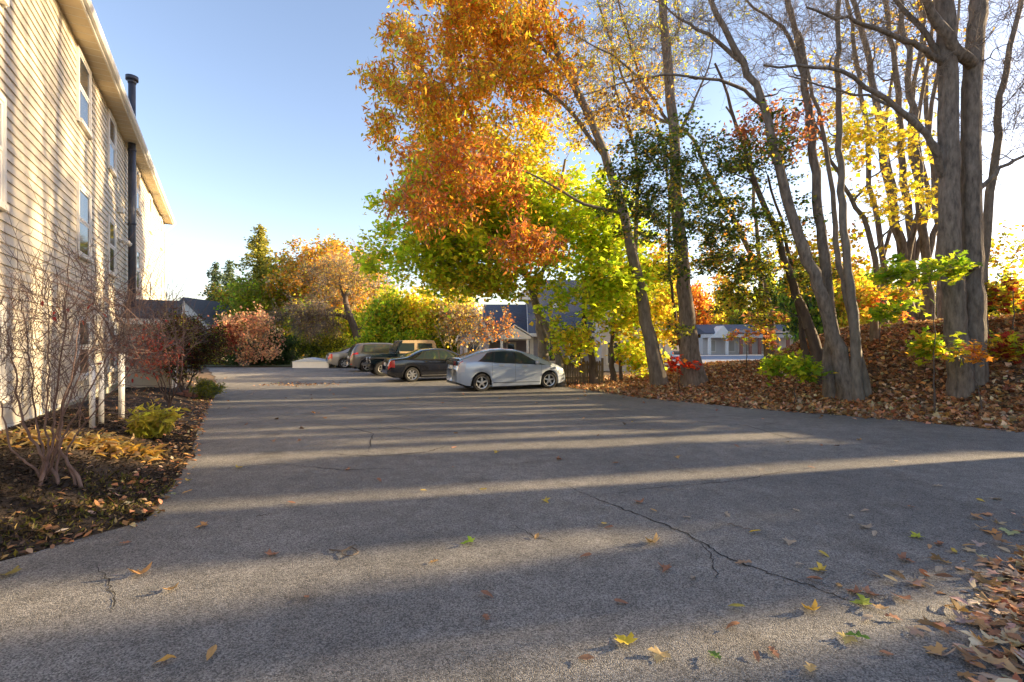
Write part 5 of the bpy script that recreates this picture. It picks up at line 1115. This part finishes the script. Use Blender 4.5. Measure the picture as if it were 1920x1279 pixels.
# ------------------------------------------------------------------ blue roofed house
def house():
    d = 31.0; X_ = lambda u, dd=d: (u - 960) / 900 * dd; Zv = lambda v, dd=d: CAMZ - (v - 640) / 900 * dd
    zb = -.5; root = empty('grey_house', (X_(1000), d, zb), 0, 'grey clapboard house with steep blue grey roofs behind the silver hatchback', 'house')
    T3 = lambda a, b, t_: (a, t_, b)
    # left gabled wing facing the lot
    def gable(x0, x1, xp, ze, zp, y0, y1, wall, roof_m=M['blueroof'], ov=.25):
        w_ = MB(); w_.prism([(x0, zb), (x0, ze), (xp, zp), (x1, ze), (x1, zb)], y0, y1, T3); w_.build('wall', wall, root)
        r_ = MB()
        for xa in (x0, x1):
            k = ov if xa == x1 else -ov; sl_ = (zp - ze) / abs(xp - xa); za = ze - sl_ * ov
            r_.prism([(xp, zp + .02), (xa + k, za + .02), (xa + k, za + .14), (xp, zp + .16)], y0 - .2, y1 + .1, T3)
        r_.build('roof', roof_m, root)
        t_ = MB()
        for xa in (x0, x1):
            k = ov if xa == x1 else -ov; sl_ = (zp - ze) / abs(xp - xa); za = ze - sl_ * ov
            t_.prism([(xp, zp - .12), (xa + k, za - .14), (xa + k, za + .13), (xp, zp + .15)], y0 - .24, y0 - .203, T3)
        t_.build('rake_trim', M['white'], root)
    gable(X_(862), X_(917), X_(889), Zv(628), Zv(580), d, d + 6, M['lav'])
    # middle and right body with ridge parallel to the lot
    def side(x0, x1, ze, zr, y0, dep, wall):
        w_ = MB(); w_.prism([(y0, zb), (y0, ze), (y0 + dep / 2, zr), (y0 + dep, ze), (y0 + dep, zb)], x0, x1, lambda a, b, t_: (t_, a, b)); w_.build('wall', wall, root)
        r_ = MB(); sl_ = (zr - ze) / (dep / 2)
        r_.prism([(y0 - .4, ze - .4 * sl_ + .03), (y0 + dep / 2, zr + .03), (y0 + dep + .4, ze - .4 * sl_ + .03), (y0 + dep + .4, ze - .4 * sl_ + .13), (y0 + dep / 2, zr + .15), (y0 - .4, ze - .4 * sl_ + .13)], x0 - .2, x1 + .2, lambda a, b, t_: (t_, a, b)); r_.build('roof', M['blueroof'], root)
        MB().box(x0 - .2, x1 + .2, y0 - .44, y0 - .403, ze - .4 * sl_ - .1, ze - .4 * sl_ + .12).build('eave_trim', M['white'], root)
        for xx in (x0 - .23, x1 + .203):
            t_ = MB(); t_.prism([(y0 - .4, ze - .4 * sl_ - .1), (y0 + dep / 2, zr - .1), (y0 + dep / 2, zr + .14), (y0 - .4, ze - .4 * sl_ + .12)], xx, xx + .03, lambda a, b, q: (q, a, b)); t_.build('rake_trim', M['white'], root)
    side(X_(905), X_(1000), Zv(629), Zv(572, 34.5), d + 1.6, 7, M['lav'])
    side(X_(996), X_(1190), Zv(619), Zv(528, 35), d + .2, 8.5, M['lav'])
    # small dormers
    for u in (985, 1046):
        x = X_(u, 33.5); z = Zv(556 if u < 1000 else 578, 33.5); m_ = MB(); m_.prism([(x - .5, z - .3), (x - .5, z + .1), (x, z + .4), (x + .5, z + .1), (x + .5, z - .3)], d + 1.8, d + 3.6, T3); m_.build('dormer', M['white'], root)
    # portico
    x0, x1, xp = X_(938, 30.2), X_(992, 30.2), X_(965, 30.2); ze, zp = Zv(632, 30), Zv(614, 30)
    m_ = MB(); m_.prism([(x0 - .1, ze), (xp, zp), (x1 + .1, ze), (x1 + .1, ze - .15), (x0 - .1, ze - .15)], d - 1.3, d + 1.5, T3); po_ = m_.build('portico', M['white'], root)
    MB().prism([(x0 - .2, ze + .0), (xp, zp + .08), (x1 + .2, ze), (x1 + .2, ze + .08), (xp, zp + .17), (x0 - .2, ze + .08)], d - 1.34, d + 1.5, T3).build('portico_roof', M['white'], po_)
    for x in (x0 + .1, x1 - .1): MB().box(x - .08, x + .08, d - 1.25, d - 1.09, zb, ze - .153).build('column', M['white'], po_)
    MB().box(X_(948), X_(968), d + 1.52, d + 1.597, zb, Zv(642)).build('door_surround', M['white'], root)
    MB().box(X_(952), X_(964), d + 1.49, d + 1.517, zb, Zv(646)).build('door', M['carglass'], root)
    # corner boards and windows
    for u in (997, 1186): MB().box(X_(u) - .12, X_(u) + .12, d + .1, d + .197, zb, Zv(621)).build('corner_board', M['white'], root)
    for u in (1030, 1080, 888):
        yy = d + .2 if u > 900 else d; f = MB(); x = X_(u); f.box(x - .5, x + .5, yy - .06, yy - .003, .1, 1.55); f_ = f.build('window', M['white'], root)
        MB().box(x - .38, x - .02, yy - .075, yy - .063, .22, 1.43).box(x + .02, x + .38, yy - .075, yy - .063, .22, 1.43).build('pane', M['pane'], f_)
    # pale wing on the right with a gable to the lot
    gable(X_(1128, 28.5), X_(1252, 28.5), X_(1205, 28.5), Zv(588, 28.5), Zv(545, 28.5), 28.5, 33, M['offw'])
    MB().box(X_(1246, 28.5), X_(1256, 28.5), 28.4, 28.497, zb - .3, Zv(592, 28.5)).build('corner_board', M['white'], root)
    for u in (1150, 1192, 1225):
        x = X_(u, 28.5); f_ = MB().box(x - .42, x + .42, 28.44, 28.497, .1, 1.5).build('window', M['white'], root); MB().box(x - .32, x + .32, 28.42, 28.437, .2, 1.4).build('pane', M['pane'], f_)
house()
# far left small house
def farhouse():
    d = 44; x = (352 - 960) / 900 * d; zb = gz(x, d); root = empty('far_house', (x, d, zb), 0, 'small grey roofed house glimpsed beyond the entry porch', 'house'); z = lambda v: CAMZ - (v - 640) / 900 * d
    MB().prism([(x - 3, zb), (x - 3, z(612)), (x - .2, z(568)), (x + 2.0, z(612)), (x + 2.0, zb)], d, d + 6, lambda a, b, t_: (a, t_, b)).build('wall', M['offw'], root)
    MB().prism([(x - .2, z(565)), (x + 2.4, z(618)), (x + 2.4, z(612)), (x - .2, z(558))], d - .3, d + 6, lambda a, b, t_: (a, t_, b)).prism([(x - .2, z(565)), (x - 3.4, z(618)), (x - 3.4, z(612)), (x - .2, z(558))], d - .3, d + 6, lambda a, b, t_: (a, t_, b)).build('roof', M['shingle'], root)
    f_ = MB().box(x - 1, x, d - .06, d - .003, .2, 1.4).build('window', M['white'], root); MB().box(x - .9, x - .1, d - .08, d - .063, .3, 1.3).build('pane', M['pane'], f_)
farhouse()
# low pale cover at the end of the lot
p = onground(578, 691); m_ = MB(); w_ = 1.05
T3 = lambda a, b, t_: (p[0] + a, p[1] + t_, p[2] + b)
bx_ = empty('storage_box', tuple(p), 0, 'low white storage box with a shallow peaked pale blue lid', 'box')
MB().prism([(-w_, 0), (-w_, .42), (w_ + .3, .42), (w_ + .3, 0)], 0, 1.2, T3).build('box_body', M['white'], bx_)
MB().prism([(-w_ - .06, .43), (-.1, .68), (w_ + .36, .43)], -.05, 1.25, T3).build('lid', M['tarp'], bx_)
# shops
def shops():
    d = 86.; X_ = lambda u: (u - 960) / 900 * d; z = lambda v: CAMZ - (v - 640) / 900 * d; x0, x1 = X_(1318), X_(1490); zb = gz(X_(1400), d) + .0
    root = empty('shop_building', (X_(1400), d, zb), 0, 'low white shop row with blue roof and brick piers across the far pavement', 'shop'); T3_ = lambda a, b, t_: (a, t_, b)
    MB().box(x0, x1, d, d + 10, zb, z(634)).build('wall', M['offw'], root)
    MB().prism([(d - 2.2, z(625)), (d + 3, z(608)), (d + 10.4, z(625)), (d + 10.4, z(627)), (d - 2.2, z(627))], x0 - .5, x1 + .5, lambda a, b, t_: (t_, a, b)).build('roof', M['blueroof'], root)
    MB().box(x0 - .4, x1 + .4, d - 2.1, d - .003, z(634), z(627.2)).build('canopy_fascia', M['offw'], root)
    MB().prism([(X_(1322), z(634)), (X_(1345), z(612)), (X_(1362), z(634))], d - 2.6, d + .5, T3_).build('front_gable', M['white'], root)
    for u in (1322, 1354, 1380, 1397, 1414, 1440, 1466): MB().box(X_(u) - .22, X_(u) + .22, d - 2.1, d - 1.7, zb, z(634.2)).build('pier', M['white'] if u < 1360 else M['brick'], root)
    for u0, u1 in ((1330, 1342), (1364, 1378), (1384, 1394), (1399, 1411), (1420, 1436), (1446, 1462)):
        f_ = MB().box(X_(u0), X_(u1), d - .12, d - .003, zb + .4, z(638)).build('shop_window', M['white'], root); MB().box(X_(u0) + .15, X_(u1) - .15, d - .15, d - .123, zb + .6, z(639.5)).build('pane', M['blind'], f_)
    MB().box(X_(1364), X_(1379), d - 2.2, d - 2.103, z(632), z(628.5)).build('sign_board', M['white'], root)
shops()
